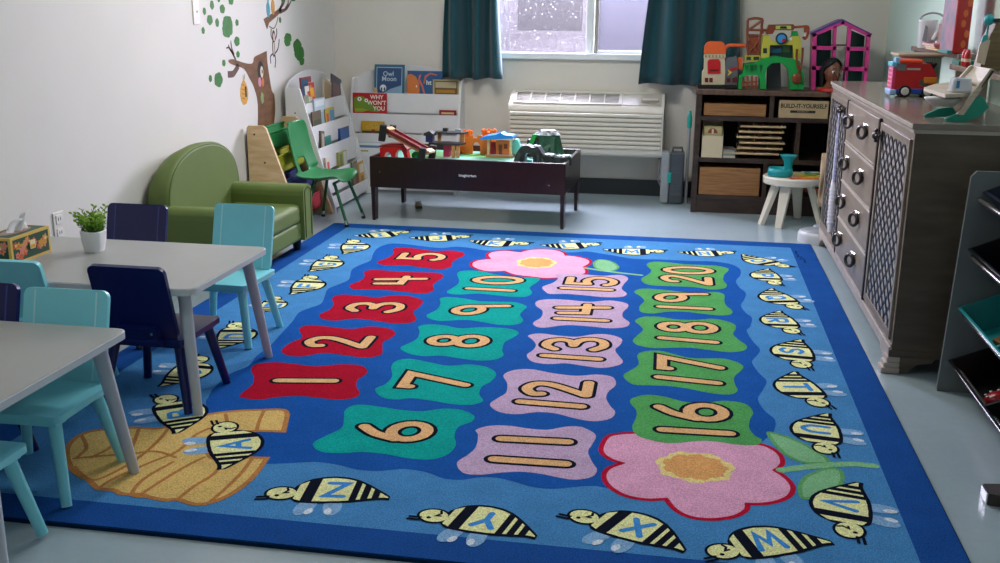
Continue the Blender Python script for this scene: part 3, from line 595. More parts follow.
m = MB(); m.tube([(-.295, y, z) for y, z in [(2.615+(y-2.615)*.975, .16+(z-.16)*.975) for y, z in dome[1:-1]]], .0016, seam, 6); prt(m, 'piping', ls, b)
for x in (-.38, .035):
    for y in (2.25, 2.955):
        m = MB(); m.cone((x, y, .078), (x, y, .0 if x < 0 else .013), .027, .018, foot_m, 14); prt(m, 'foot', ls)
# ---------------------------------------------------------------- sling rack
birch = wood('birch plywood', '#d9bd93', '#c4a272', .5, (3, 3, 14)); bolt = mat('bolt', '#4a3c2c', .4, metal=.6)
sr = thing('sling_book_rack', 'birch book rack with coloured fabric slings, behind the green chair', 'book rack', (-.25, 3.72, 0))
for y in (3.45, 3.965):
    m = MB(); m.prism([(-.43, y, 0), (-.115, y, 0), (-.13, y, .05), (-.315, y, .585), (-.335, y, .60), (-.42, y, .60), (-.43, y, .585)], (0, .02, 0), birch); p = prt(m, 'side_panel', sr, bevel=.004)
    m = MB()
    for x, z in ((-.385, .55), (-.33, .39), (-.27, .23)): m.cone((x, y-.002, z), (x, y, z), .006, .006, bolt, 10)
    prt(m, 'bolt', sr, p)
for k, (cn, cc) in enumerate((('green', '#127a3a'), ('yellow', '#a9ad23'), ('navy', '#1c2a63'), ('red', '#a3202c'))):
    z0 = .565-.135*k; xb = -.402+.047*k; sm = mat('sling '+cn, cc, .8, bump=.1, bscale=300); rows = []
    prof_ = crom([(xb-.01, z0), (xb-.002, z0-.06), (xb+.02, z0-.105), (xb+.05, z0-.118), (xb+.075, z0-.10), (xb+.074, z0-.06), (xb+.068, z0-.02)], closed=False, n=3)
    for q in prof_: rows.append([(q.x, y, q.y-.004*math.sin(PI*(y-3.472)/.49)) for y in [3.472+.49*i/8 for i in range(9)]])
    m = MB(); m.grid(rows, sm); s_ = prt(m, 'fabric_sling', sr, solid=.003); s_['label'] = cn+' fabric sling'
    m = MB(); m.cone((xb+.068, 3.47, z0-.018), (xb+.068, 3.965, z0-.018), .007, .007, sm); m.cone((xb-.01, 3.47, z0), (xb-.01, 3.965, z0), .007, .007, sm); prt(m, 'dowel_sleeve', sr, s_)
# ---------------------------------------------------------------- books
paper = mat('page edges', '#e6e0d0', .8)
def cov(c): return paint('cover '+c, c, .35)
def book(label, group, base, yaw, lean, w, h, t, cover, art=(), title=None, roll=0):
    """a closed book standing on the point base (centre of its lower edge), front cover towards local -y"""
    m = MB(); c = cov(cover)
    m.bx(-w/2, w/2, 0, .0015, 0, h, c); m.bx(-w/2, w/2, t-.0015, t, 0, h, c); m.bx(-w/2, -w/2+.002, 0, t, 0, h, c); m.bx(-w/2+.002, w/2-.003, .0015, t-.0015, .003, h-.003, paper)
    for k, (col, pts) in enumerate(art):
        if isinstance(pts, tuple): cx, cz, rx, rz = pts; pts = [(cx+rx*math.cos(2*PI*i/22), cz+rz*math.sin(2*PI*i/22)) for i in range(22)]
        m.poly([((u-.5)*w, -.0003-.00012*k, v*h) for u, v in pts], cov(col))
    for s, size, u, v, col in (title or ()):
        m.text(s, size, cov(col), Matrix.Translation(((u-.5)*w, -.0022, v*h)) @ Matrix.Rotation(R(90), 4, 'X'), bold=size*.02)
    o = m.build('picture_book'); o.location = base; o.rotation_euler = Euler((-lean, roll, yaw))
    return tag(o, label, 'book', group)
def rects(*a): return [(c, [(u0, v0), (u1, v0), (u1, v1), (u0, v1)]) for c, u0, v0, u1, v1 in a]
TZS = (.10, .245, .40, .535, .675)
# ---------------------------------------------------------------- white tiered displays (local front -y)
def display(label, loc, rz, W):
    t = thing('book_display', label, 'book display', loc, rz, group='white tiered book displays')
    D, Ht = .30, .775
    for sx in (-1, 1):
        m = MB(); x = sx*(W/2-.008)-.008
        m.prism([(x, -D, 0), (x, 0, 0), (x, 0, Ht), (x, -.075, Ht), (x, -.095, Ht-.01), (x, -D, .03)], (.016, 0, 0), white_lam); p = m.build('side_panel', t, bevel=.002)
        m = MB()
        for yy, zz in ((-.06, .62), (-.12, .40), (-.18, .22)): m.cone((sx*W/2, yy, zz), (sx*(W/2+.0012), yy, zz), .005, .005, bolt, 8)
        m.build('screw', p)
    m = MB(); xs = [-W/2+.016+(W-.032)*k/20 for k in range(21)]
    m.prism([(-W/2+.016, -.012, .02), (W/2-.016, -.012, .02)]+[(x, -.012, Ht+.085*math.cos((x/(W/2))*PI/2)**.7 if abs(x) < W/2-.02 else Ht) for x in reversed(xs)], (0, .011, 0), white_lam); m.build('back_panel', t)
    for k, zl in enumerate(TZS):
        yl = -D+.005+(zl-.03)*.265
        hh = (.08, .14, .15, .13, .135)[k]; m = MB(); a_, b_ = -W/2+.016, W/2-.016
        m.bx(a_, b_, yl, yl+.006, zl-hh, zl, white_lam); m.bx(a_, b_, yl+.006, min(yl+.052, -.013) if k < 4 else -.013, zl-.072, zl-.066, white_lam)
        m.build('tier', t)
    return t
db = display('white tiered book display against the back wall, behind the dark play table', (.10, YB-.005, 0), 0, .79)
dl = display('white tiered book display along the left wall, in the corner', (XL+.045, 4.377, 0), R(90), .775)
def tier_spot(root, k, u):
    zl = TZS[k]; yl = -.30+.005+(zl-.03)*.265
    return root.matrix_basis @ Vector((u, yl+.0085, zl-.0655))
def basis(o): o.matrix_basis = Matrix.Translation(o.location) @ o.rotation_euler.to_matrix().to_4x4()
GB, GL = 'picture books on the back wall display', 'picture books on the left wall display'
LN = R(4)
book('dark blue picture book titled Owl Moon on the top tier', GB, tier_spot(db, 4, -.125), 0, R(9), .215, .262, .012, '#1f5f7a',
     rects(('#9fb9c6', .07, .05, .93, .93), ('#1d4570', .09, .06, .91, .91))+[('#7fa0b8', [(.09, .2), (.91, .2), (.91, .46), (.55, .36), (.3, .24)]), ('#d9e2e6', (.3, .38, .11, .09)), ('#3f4d5c', (.25, .35, .03, .05)), ('#3f4d5c', (.35, .35, .03, .05)), ('#b99a6b', [(.0, .2), (.13, .2), (.1, .36), (.0, .40)])],
     [('Owl', .045, .47, .75, '#aebfca'), ('Moon', .045, .5, .62, '#aebfca')])
book('blue picture book with a big orange shape on the top tier', GB, tier_spot(db, 4, .13), 0, R(9), .25, .222, .012, '#174f7d',
     [('#c9702b', [(.0, .02), (.28, .02), (.36, .35), (.34, .6), (.25, .82), (.12, .9), (.0, .88)]), ('#e3dccb', (.27, .52, .02, .035)), ('#c4604a', [(.5, .02), (.56, .02), (.52, .3), (.46, .55), (.36, .75), (.4, .9), (.33, .85), (.31, .7), (.42, .5), (.48, .28)]), ('#c4604a', [(.46, .62), (.5, .85), (.65, .95), (.85, .9), (.84, .86), (.66, .9), (.54, .8), (.5, .6)])],
     [('ht', .045, .62, .64, '#d7dfe4')])
book('brown picture book with a cream title panel, topmost tier right end', GB, tier_spot(db, 4, .285)+Vector((0, -.001, 0)), 0, R(2), .185, .165, .006, '#a8a47d', rects(('#6b4f22', .07, .35, .95, .95), ('#b8a988', .1, .66, .9, .9), ('#a87b2c', .12, .45, .85, .58), ('#4c3a1a', .12, .36, .9, .42)))
book("red picture book reading WHY WON'T YOU with a green head, second tier", GB, tier_spot(db, 3, -.255), 0, LN, .245, .205, .012, '#b5121c',
     [('#6f8f2a', [(.03, .45), (.03, .80), (.15, .9), (.3, .88), (.45, .78), (.6, .6), (.82, .42), (.75, .36), (.45, .4), (.25, .44)]), ('#9ab13a', [(.05, .36), (.3, .36), (.45, .42), (.3, .48), (.06, .48)]), ('#f0eee0', (.2, .79, .065, .07)), ('#f0eee0', (.4, .75, .055, .06)), ('#1a1a14', (.2, .79, .022, .025)), ('#1a1a14', (.4, .75, .02, .025))],
     [('WHY', .040, .71, .86, '#efe9dd'), ("WON'T", .040, .71, .67, '#efe9dd'), ('YOU', .040, .78, .48, '#efe9dd')])
book('thin red board book at the right end of the second tier', GB, tier_spot(db, 3, .305), 0, LN, .12, .10, .01, '#a31a22', rects(('#7d1016', .05, .3, .95, .95), ('#d9b48a', .12, .72, .88, .86)))
book('yellow picture book titled COUNT on the middle tier', GB, tier_spot(db, 2, -.225), 0, LN, .165, .148, .012, '#b78f17', rects(('#c49b1c', .03, .03, .97, .97), ('#39443a', .03, .45, .97, .56), ('#8c2d1d', .45, .47, .6, .62)), [('LOTS', .026, .55, .88, '#d8b855'), ('COUNT', .03, .55, .71, '#d8b855')])
book('pale blue picture book low behind the play table corner', GB, tier_spot(db, 1, -.25), 0, LN, .2, .165, .01, '#c3cdd2', rects(('#dfe4e4', .05, .4, .95, .95), ('#5f83a3', .1, .75, .9, .85), ('#a7a15c', .1, .58, .5, .64)))
for k, px0, px1, py0, py1, t, c, art, roll, lb in (
    (4, 292, 303, 79, 90, .010, '#7c2b2b', rects(('#20506a', .05, .5, .6, .95), ('#d8d2c2', .3, .3, .95, .75), ('#c33a34', .5, .45, .85, .6)), 0, 'small red and white book at the near end of the top tier'),
    (4, 304, 319, 82, 99, .012, '#d9d4c8', rects(('#22386b', .03, .7, .45, .97), ('#c23a2a', .5, .05, .97, .97), ('#e0a72c', .55, .5, .9, .8), ('#7f9a7a', .1, .3, .4, .6)), 0, 'white picture book with red and yellow picture, top tier middle'),
    (4, 324, 333, 80, 97, .008, '#c0aa8a', rects(('#a28a66', .1, .1, .9, .9)), 16, 'tan picture book leaning at the far end of the top tier'),
    (4, 332, 342, 76, 96, .010, '#5b4a4c', rects(('#3d4a58', .1, .8, .95, .95), ('#7d6060', .15, .15, .8, .75)), 16, 'dark grey picture book leaning at the far end of the top tier'),
    (3, 316, 329, 98, 118, .010, '#b9cdd6', rects(('#dfe6ea', .1, .78, .9, .95), ('#90b3c4', .1, .1, .9, .6)), 0, 'pale blue picture book standing on the second tier'),
    (3, 313, 322, 111, 123, .007, '#6b5b48', rects(('#3f4a2e', .1, .3, .9, .65)), 0, 'low brown picture book at the near end of the second tier'),
    (3, 326, 335, 108, 119, .007, '#c8b03c', rects(('#3c86b5', .5, .1, .97, .9), ('#c9503a', .1, .4, .35, .8)), 0, 'yellow and blue picture book in front on the second tier'),
    (2, 322, 326, 131, 146, .010, '#4d4438', rects(('#b7aa94', .3, .1, .9, .9)), 8, 'dark picture book at the near end of the middle tier'),
    (2, 327, 333, 136, 145, .010, '#1e8a80', rects(('#16736b', .1, .1, .9, .9)), 0, 'small teal book on the middle tier'),
    (2, 342, 351, 127, 139, .018, '#24508c', rects(('#2f66ad', .08, .05, .94, .95)), 0, 'thick blue book on the middle tier'),
    (1, 328, 332, 157, 168, .010, '#d8cfc0', rects(('#b4431f', .3, .3, .8, .8)), 0, 'cream book with a rust red figure on the fourth tier'),
    (1, 341, 349, 151, 163, .016, '#9c9a4a', rects(('#cfd0c4', .55, .05, .97, .95), ('#5a6a35', .1, .1, .4, .9)), 0, 'olive and white book on the fourth tier'),
    (0, 355, 360, 161, 181, .016, '#6b6250', rects(('#8a7f6a', .1, .1, .9, .9)), 0, 'taupe picture book on the lowest tier'),
    (0, 361, 370, 160, 178, .016, '#c89a22', rects(('#8a3b1a', .05, .05, .35, .7), ('#e0d9c2', .5, .6, .95, .9), ('#9a6a2a', .6, .3, .9, .5)), 0, 'yellow picture book at the far end of the lowest tier')):
    P = Matrix.Translation(dl.location) @ dl.rotation_euler.to_matrix().to_4x4()
    zl = TZS[k]; yl = -.30+.005+(zl-.03)*.265; X = dl.location.x-yl-.01
    A0, A1, B0 = at(px0, py1, x=X), at(px1, py1, x=X), at((px0+px1)/2, py0, x=X)
    w = min(.2, max(.06, A1.y-A0.y)); u = (A0.y+A1.y)/2-dl.location.y; u = max(-.365+w/2, min(.365-w/2, u)); h = max(.09, B0.z-(zl-.0655))
    fr = 'in front' in lb or 'low brown' in lb
    book(lb, GL, P @ Vector((u, yl+(.0075 if fr else .0165), zl-.0655)), R(90), R(3), w, h, t, c, art, None, roll=R(roll))
# ---------------------------------------------------------------- green stacking chair (faces +x)
gp = plastic('green shell plastic', '#1a7a41', .32); gmet = mat('green metallic tube', '#2f6b4a', .3, metal=.7)
GX = .0
gc = thing('stacking_chair', 'green plastic stacking chair with metal legs by the left display', 'chair', (-.04, 3.735, 0))
prof = [(-.275, .60), (-.262, .52), (-.243, .43), (-.222, .36), (-.198, .305), (-.155, .272), (-.09, .262), (-.02, .268), (.03, .275), (.06, .268), (.075, .252)]
prof = [(p.x, p.y) for p in crom(prof, closed=False, n=3)]
N = len(prof); rows = []; 
for i, (x, z) in enumerate(prof):
    t = i/(N-1); hw = .15+.03*min(1, t*2.2) if t < .45 else .18-.012*(t-.45)
    if t < .06: hw *= .82+.18*(t/.06)**.5
    row = []
    for k in range(13):
        u = -1+2*k/12; cur = u*u
        row.append((x+GX+(.035*cur if t < .4 else 0), 3.735+hw*u, z+(.03*cur*min(1, max(0, (t-.35)*5)))))
    rows.append(row)
m = MB(); hole = {(j, k) for j in range(8, 12) for k in range(4, 8)}
vs = [p for r_ in rows for p in r_]; fs = [(j*13+k, j*13+k+1, (j+1)*13+k+1, (j+1)*13+k) for j in range(N-1) for k in range(12) if (j, k) not in hole]
m.add(vs, fs, gp, True); prt(m, 'seat_shell', gc, solid=.008, sub=1)
for sy, nm in ((-1, 1), (1, 1)):
    y = 3.735+sy*.12
    for xa, xb_ in ((.02, .108), (-.10, -.15)):
        yb = 3.735+sy*.152-(.02 if sy < 0 else 0); zb = .013 if xb_ > 0 else 0
        if xb_ > 0: zb = 0.0126
        if xb_ > 0 and yb > 3.66: zb = 0
        m = MB(); m.tube([(xa, y, .255), (xa+(xb_-xa)*.1, y, .24), (xb_, yb, zb+.02)], .0095, gmet, 10); l = prt(m, 'leg', gc)
        m = MB(); m.cone((xb_-(xb_-xa)*.06, yb-.002*sy, zb+.035), (xb_, yb, zb+.012), .0105, .0115, chrome); m.cone((xb_, yb, zb+.014), (xb_, yb, zb), .014, .013, foot_m); prt(m, 'glide', gc, l)
m = MB()
for x in (.02, -.10): m.tube([(x, 3.615, .255), (x, 3.855, .255)], .008, gmet, 8)
prt(m, 'seat_frame', gc)
# ---------------------------------------------------------------- wall stickers (all lie on the left wall)
def wallpts(px, e): return [Vector((XL+e, p.y, p.z)) for p in (at(x, y, x=XL) for x, y in px)]
def wstroke(m, px, r, mt, e=.001, taper=1):
    P = crom([(p.y, p.z) for p in wallpts(px, 0)], closed=False, n=4); n = len(P)
    L = []; Rr = []
    for i, p in enumerate(P):
        d = (P[min(i+1, n-1)]-P[max(i-1, 0)]).normalized(); q = Vector((-d.y, d.x, 0))*r*(1+(taper-1)*i/(n-1))
        L.append(p+q); Rr.append(p-q)
    m.prism([(XL+.0004, q.x, q.y) for q in L+Rr[::-1]], (e, 0, 0), mt)
bark, bark2 = wood('sticker bark', '#7a5128', '#5a3816', .6, (3, 3, 9)), mat('sticker twig', '#5a3a2a', .6)
td = thing('tree_decal', 'brown tree trunk wall sticker above the book rack on the left wall', 'wall sticker', (XL, 3.8, .5))
m = MB(); tr = zoomed(150,0,3.99,[(428,560),(430,420),(415,350),(395,310),(375,275),(345,264),(318,252),(313,240),(330,236),(360,246),(385,253),(405,254),(412,245),(416,228),(440,215),(465,203),(468,250),(475,300),(485,360),(495,380),(499,440),(494,500),(496,560)])
m.prism([p for p in wallpts([(q.x, q.y) for q in crom(tr, n=3, corners=(0,15,22))], .0004)], (.001, 0, 0), bark); prt(m, 'trunk', td)
m = MB(); wstroke(m, zoomed(150,0,3.99,[(352,262),(340,283),(330,295),(310,297)]), .018, bark2); prt(m, 'branch', td)
for tw in ([(342,240),(330,215),(315,190),(304,193)], [(335,220),(325,190),(322,162)], [(332,215),(318,195),(312,178)]):
    m = MB(); wstroke(m, zoomed(150,0,3.99,tw), .008, bark2, taper=.4); prt(m, 'twig', td)
def wdisc(m, c, rx, ry, mt, e, n=22, wob=0, seed=0):
    p = at(c[0], c[1], x=XL); rr = random.Random(seed); ph = rr.uniform(0, 6)
    m.prism([(XL+.0004, p.y+rx*(1+wob*math.sin(5*a+ph)+wob*.6*math.sin(9*a))*math.cos(a), p.z+ry*(1+wob*math.sin(5*a+ph))*math.sin(a)) for a in [2*PI*k/n for k in range(n)]], (e, 0, 0), mt)
m = MB(); wdisc(m, (260.5, 71), .045, .058, mat('hollow black', '#1b1712', .7), .0016); wdisc(m, (261.5, 72), .022, .034, mat('owl cream', '#d6cfb8', .7), .0020); wdisc(m, (261.8, 71.5), .008, .012, bark, .0024); wdisc(m, (259.5, 82), .022, .028, mat('pink bird', '#c98aa0', .7), .0020); wdisc(m, (262.5, 82), .018, .026, mat('orange bird', '#c9763f', .7), .0022); prt(m, 'hollow', td)
m = MB(); wdisc(m, (262, 98), .022, .034, mat('leaf sage', '#7f9a5d', .7), .0018, wob=.1); prt(m, 'leaf', td)
hd = MB(); hp = at(244, 92, x=XL)
hd.prism([(XL+.0004, hp.y+.055*w_, hp.z+.072*v_) for w_, v_ in ((-.05,1.3),(.05,1.3),(.12,.95),(.6,.6),(.9,.25),(1,-.2),(.85,-.6),(.4,-.95),(-.3,-1),(-.8,-.65),(-1,-.2),(-.9,.3),(-.6,.6),(-.12,.95))], (.001, 0, 0), mat('honey', '#cf972f', .6))
hd.prism([(XL+.0014, hp.y+.012, hp.z-.03), (XL+.0014, hp.y+.032, hp.z-.03), (XL+.0014, hp.y+.032, hp.z+.03), (XL+.0014, hp.y+.012, hp.z+.03)], (.0006, 0, 0), mat('hollow black', '#1b1712', .7))
for dz in (.04, .015, -.01, -.035): hd.prism([(XL+.0014, hp.y-.034, hp.z+dz), (XL+.0014, hp.y+.008, hp.z+dz-.008), (XL+.0014, hp.y+.008, hp.z+dz), (XL+.0014, hp.y-.034, hp.z+dz+.008)], (.0003, 0, 0), mat('honey dark', '#a8751f', .6))
wstroke(hd, [(244.3, 79.5), (244.2, 74)], .002, bark2)
single(hd, 'hive_decal', 'yellow hanging beehive wall sticker left of the trunk', 'wall sticker')
bd = thing('branch_decal', 'brown branch wall sticker with hanging ornaments above the trunk', 'wall sticker', (XL, 4.0, 1.2))
m = MB(); m.prism(wallpts(zoomed(190,0,8.28,[(608,158),(700,98),(735,72),(765,80),(722,130),(655,188),(637,243)]), .0004), (.001, 0, 0), bark); prt(m, 'branch', bd)
for tw in ([(735,90),(760,35),(758,-30)], [(740,100),(800,70),(835,10)], [(790,75),(810,35),(812,0)], [(745,70),(775,25),(790,-20)]):
    m = MB(); wstroke(m, zoomed(190,0,8.28,tw), .012, bark2, taper=.35); prt(m, 'twig', bd)
for c, col, nm in (((268, 9.5), '#3f94a3', 'teal'), ((272.8, 7), '#c08a34', 'amber')):
    m = MB(); wstroke(m, [(c[0]-.2, c[1]-14), (c[0], c[1]-2)], .010, mat('orn '+nm, col, .6)); wdisc(m, c, .026, .045, mat('orn '+nm, col, .6), .0014); q = prt(m, 'ornament', bd); q['label'] = nm+' ornament'
m = MB(); wstroke(m, zoomed(190,0,8.28,[(728,140),(715,195),(690,235),(655,218)]), .004, mat('vine', '#6d7048', .7)); prt(m, 'vine', bd)
md = MB(); mk = mat('monkey brown', '#453128', .7); mkc = mat('monkey cream', '#d8c3ae', .7)
for st in ([(672,240),(670,290),(688,340)], [(716,235),(716,290),(698,340)], [(685,445),(665,470),(668,525)], [(700,445),(708,500),(703,560)], [(705,440),(728,400),(738,325)]): wstroke(md, zoomed(190,0,8.28,st), .005, mk)
for (u, v), rx, ry, mt, e in (((692,300),.022,.036,mk,.0014),((693,308),.014,.024,mkc,.0018),((691,400),.019,.052,mk,.0014),((691,402),.011,.038,mkc,.0018)): wdisc(md, (190+u/8.28, v/8.28), rx, ry, mt, e)
single(md, 'monkey_decal', 'small brown monkey wall sticker hanging below the branch', 'wall sticker')
leafm = mat('sticker leaf green', '#2f7427', .65, var=.2, vscale=25)
for (u, v, a, b), lb in (((118,93,13,31),'small green leaf sticker just right of the switch plate'),((181,42,16,38),'green leaf sticker above right of the switch plate, near the top edge'),((237,4,10,14),'tiny green leaf sticker cut by the top edge of the photo'),((267,74,21,37),'green leaf sticker between the top cluster and the big oval leaf'),((338,8,20,32),'green leaf sticker at the top edge, right of the small cluster'),
    ((163,165,23,42),'dark green leaf sticker at lower right of the switch plate'),((224,188,15,36),'narrow green leaf sticker just left of the big leaf cluster'),((388,187,13,28),'small green leaf sticker just right of the big leaf cluster'),((108,253,13,29),'small green leaf sticker lowest below the switch plate'),((388,342,22,40),'round green leaf sticker right of the bare twigs'),
    ((396,450,14,28),'small green leaf sticker between the twigs and the trunk top'),((279,522,14,29),'small green leaf sticker left of the trunk branch tip'),((745,165,9,25),'tiny green leaf sticker under the upper branch'),((168,650,13,30),'small green leaf sticker far left above the beehive'),((770,2,16,16),'green leaf sticker on the left twig of the upper branch'),((852,-2,20,14),'green leaf sticker at the right twig tip of the upper branch')):
    m = MB(); p0 = at(190+(u-a)/8.28, v/8.28, x=XL); p1 = at(190+(u+a)/8.28, v/8.28, x=XL); q0 = at(190+u/8.28, (v-b)/8.28, x=XL); q1 = at(190+u/8.28, (v+b)/8.28, x=XL)
    wdisc(m, (190+u/8.28, v/8.28), abs(p1.y-p0.y)/2, abs(q0.z-q1.z)/2, leafm, .001, wob=.06, seed=u)
    single(m, 'leaf_decal', lb, 'wall sticker', 'green leaf stickers on the left wall')
for parts, lb in (([(310,190,40,60),(305,250,38,62),(330,225,22,70)],'big oval green leaf cluster sticker above the twigs'),([(810,315,30,42),(806,345,26,40)],'round green leaf cluster sticker right of the monkey'),([(888,385,34,62),(905,440,40,60),(925,505,20,36)],'long green leaf cluster sticker lowest at right of the monkey'),([(235,660,34,62)],'round green leaf cluster sticker left of the beehive')):
    m = MB()
    for i, (u, v, a, b) in enumerate(parts):
        p0 = at(190+(u-a)/8.28, v/8.28, x=XL); p1 = at(190+(u+a)/8.28, v/8.28, x=XL); q0 = at(190+u/8.28, (v-b)/8.28, x=XL); q1 = at(190+u/8.28, (v+b)/8.28, x=XL)
        wdisc(m, (190+u/8.28, v/8.28), abs(p1.y-p0.y)/2, abs(q0.z-q1.z)/2, leafm, .001+.0001*i, wob=.06, seed=u)
    single(m, 'leaf_cluster_decal', lb, 'wall sticker', 'green leaf clusters on the left wall')
sw = thing('switch_plate', 'white blank switch plate high on the left wall', 'switch plate', (XL, 2.965, 1.27)); plate = plastic('ivory plate', '#dfdcd2', .4)
m = MB(); m.bx(XL, XL+.006, 2.915, 2.985, 1.165, 1.29, plate); p = prt(m, 'plate', sw, bevel=.002)
m = MB(); m.cone((XL+.006, 2.955, 1.228), (XL+.0075, 2.955, 1.228), .005, .005, bolt, 10); prt(m, 'screw', sw, p)
ot = thing('wall_outlet', 'white wall outlet between tissue box and plant', 'outlet', (XL, 1.61, .40))
m = MB(); m.bx(XL, XL+.006, 1.575, 1.645, .335, .45, plate); p = prt(m, 'plate', ot, bevel=.002)
for z in (.365, .42):
    m = MB(); m.bx(XL+.006, XL+.009, 1.59, 1.63, z-.018, z+.018, white_pl)
    for dy in (-.007, .007): m.bx(XL+.009, XL+.0094, 1.61+dy-.002, 1.61+dy+.002, z-.004, z+.008, black_pl)
    prt(m, 'socket', ot, p)
# ---------------------------------------------------------------- curtains
cur = mat('teal curtain cloth', '#0a454d', .85, var=.06, vscale=6, bump=.08, bscale=400, sheen=.2)
def curtain(label, xt0, xt1, xb0, xb1, zb, seed, nf):
    m = MB(); rr = random.Random(seed); ph = [rr.uniform(-.5, .5) for _ in range(12)]; nu = nf*14; rows = []
    for j in range(25):
        t = j/24; z = 2.19+(zb-2.19)*t; row = []
        for k in range(nu+1):
            u = k/nu; x = (xt0+(xt1-xt0)*u)*(1-t)+(xb0+(xb1-xb0)*u)*t
            amp = .052+.016*t; w_ = math.sin(2*PI*nf*u+ph[int(u*6)]*.0+.5*math.sin(3*u+seed)); w2 = .3*math.sin(2*PI*nf*.5*u+seed*2+t)
            row.append((x+.01*math.sin(5*t+8*u), 4.962+amp*(math.copysign(abs(w_)**.75, w_)+w2), z+.006*math.sin(9*u)*t))
        rows.append(row)
    m.grid(rows, cur); o = m.build('curtain', solid=.003); 
    return tag(o, label, 'curtain', 'teal curtains at the window')
curtain('dark teal curtain on the left side of the window', .385, .74, .36, .785, .785, 1, 3)
curtain('dark teal curtain on the right side of the window, above the cabinet', 1.80, 2.31, 1.715, 2.365, .77, 4, 3)
rd = thing('curtain_rod', 'curtain rod above the window', 'curtain rod', (1.3, 4.97, 2.2)); m = MB(); m.cone((.25, 4.97, 2.205), (2.45, 4.97, 2.205), .014, .014, black_pl); prt(m, 'rod', rd)
for x in (.28, 2.42):
    m = MB(); m.bx(x-.012, x+.012, 4.97, 5.07, 2.19, 2.22, black_pl); prt(m, 'bracket', rd)
# ---------------------------------------------------------------- wall heater / air conditioner
acm = plastic('ivory appliance plastic', '#d8d4c6', .4); acd = mat('appliance recess', '#8d897c', .6); acw = plastic('light appliance top', '#b4b1a3', .35)
ac = thing('air_conditioner', 'ivory through-wall air conditioner under the window', 'air conditioner', (1.363, 4.96, .29))
X0, X1 = .842, 1.884
def ac_prof(x, g=0): return [(x, 5.068, .29), (x, 4.868, .29), (x, 4.85, .31), (x, 4.85, .595), (x, 4.862, .625), (x, 4.985, .70), (x, 5.068, .71)]
m = MB(); m.prism(ac_prof(X0), (X1-X0, 0, 0), acm); prt(m, 'housing', ac, bevel=.012, seg=3)
tn = Vector((0, -.075, .123)).normalized(); td_ = Vector((0, .123, .075)).normalized(); O = Vector((0, 4.866, .6275))
def topq(x0, x1, s0, s1, e): return [O+Vector((x, 0, 0))+td_*s+tn*e for x, s in ((x0, s0), (x1, s0), (x1, s1), (x0, s1))]
m = MB(); m.prism(topq(.885, 1.59, .022, .128, .0006), tn*.001, mat('grille depth', '#3d3c37', .7))
for k in range(8): m.prism(topq(.885, 1.59, .024+.0135*k, .030+.0135*k, .0016), tn*.0012, acw)
for k in range(7): m.prism(topq(.885+.1*k+.1-.004, .885+.1*k+.1+.004, .022, .128, .0014), tn*.008, acw)
for a, b, c, d in ((.87,.888,.012,.138),(1.588,1.606,.012,.138),(.87,1.606,.010,.024),(.87,1.606,.126,.140)): m.prism(topq(a, b, c, d, .0006), tn*.008, acw)
prt(m, 'top_grille', ac)
m = MB(); m.prism(topq(1.61, 1.865, .012, .138, .0006), tn*.004, acw); cp = prt(m, 'control_lid', ac, bevel=.002)
m = MB(); m.prism([O+Vector((1.79+.06*math.cos(a), 0, 0))+td_*(.055+.022*math.sin(a))+tn*.005 for a in [2*PI*k/20 for k in range(20)]], tn*.003, acd); m.prism(topq(1.74, 1.84, .06, .08, .006), tn*.006, acm); prt(m, 'finger_grip', ac, cp)
m = MB(); m.bx(.856, 1.87, 4.8485, 4.85, .345, .585, acd)
for k in range(8): m.prism([(.856, 4.8495, .345+.030*k), (.856, 4.838, .349+.030*k), (.856, 4.836, .357+.030*k), (.856, 4.838, .366+.030*k), (.856, 4.8495, .3715+.030*k)], (1.014, 0, 0), acm)
prt(m, 'front_louvres', ac)
m = MB(); m.tube([(1.87, 4.90, .30), (1.872, 4.86, .24), (1.862, 4.84, .16), (1.885, 4.86, .11)], .007, mat('grey cord', '#77777a', .5), 8); prt(m, 'power_cord', ac)
# ---------------------------------------------------------------- play table
esp = wood('espresso wood', '#2b1313', '#1d0c0d', .28, (12, 2, 2))
TR = R(-1.7); pt = thing('train_table', 'low dark play table with raised rim and toys on it', 'play table', (.776, 4.15, 0), TR)
W2, D2 = .594, .335; TZ = .355
for nm, a in (('rim_board', (-W2, W2, -D2, -D2+.02)), ('rim_board', (-W2, W2, D2-.02, D2)), ('rim_board', (-W2, -W2+.02, -D2+.02, D2-.02)), ('rim_board', (W2-.02, W2, -D2+.02, D2-.02))):
    m = MB(); m.bx(*a, .205, .39, esp); m.build(nm, pt, bevel=.004)
m = MB(); m.bx(-W2+.02, W2-.02, -D2+.02, D2-.02, TZ-.012, TZ, mat('board mint', '#86cdb9', .35)); rr = random.Random(4)
for k, (cx, cy, rx, ry, c) in enumerate(((-.1,-.18,.28,.1,'#c79ea6'),(-.35,.1,.18,.14,'#79b56f'),(.05,.12,.2,.1,'#6fbf6b'),(.38,-.1,.17,.14,'#8fd6d8'),(-.12,-.19,.2,.06,'#d9c4c4'),(.25,-.26,.2,.04,'#b7dbe0'),(-.4,-.22,.12,.08,'#6a9a5a'))):
    m.poly([(cx+rx*(1+.12*math.sin(3*a+k))*math.cos(a), cy+ry*(1+.12*math.sin(4*a))*math.sin(a), TZ+.0004+.0002*k) for a in [2*PI*i/30 for i in range(30)]], mat('board print '+c, c, .4))
m.build('printed_board', pt)
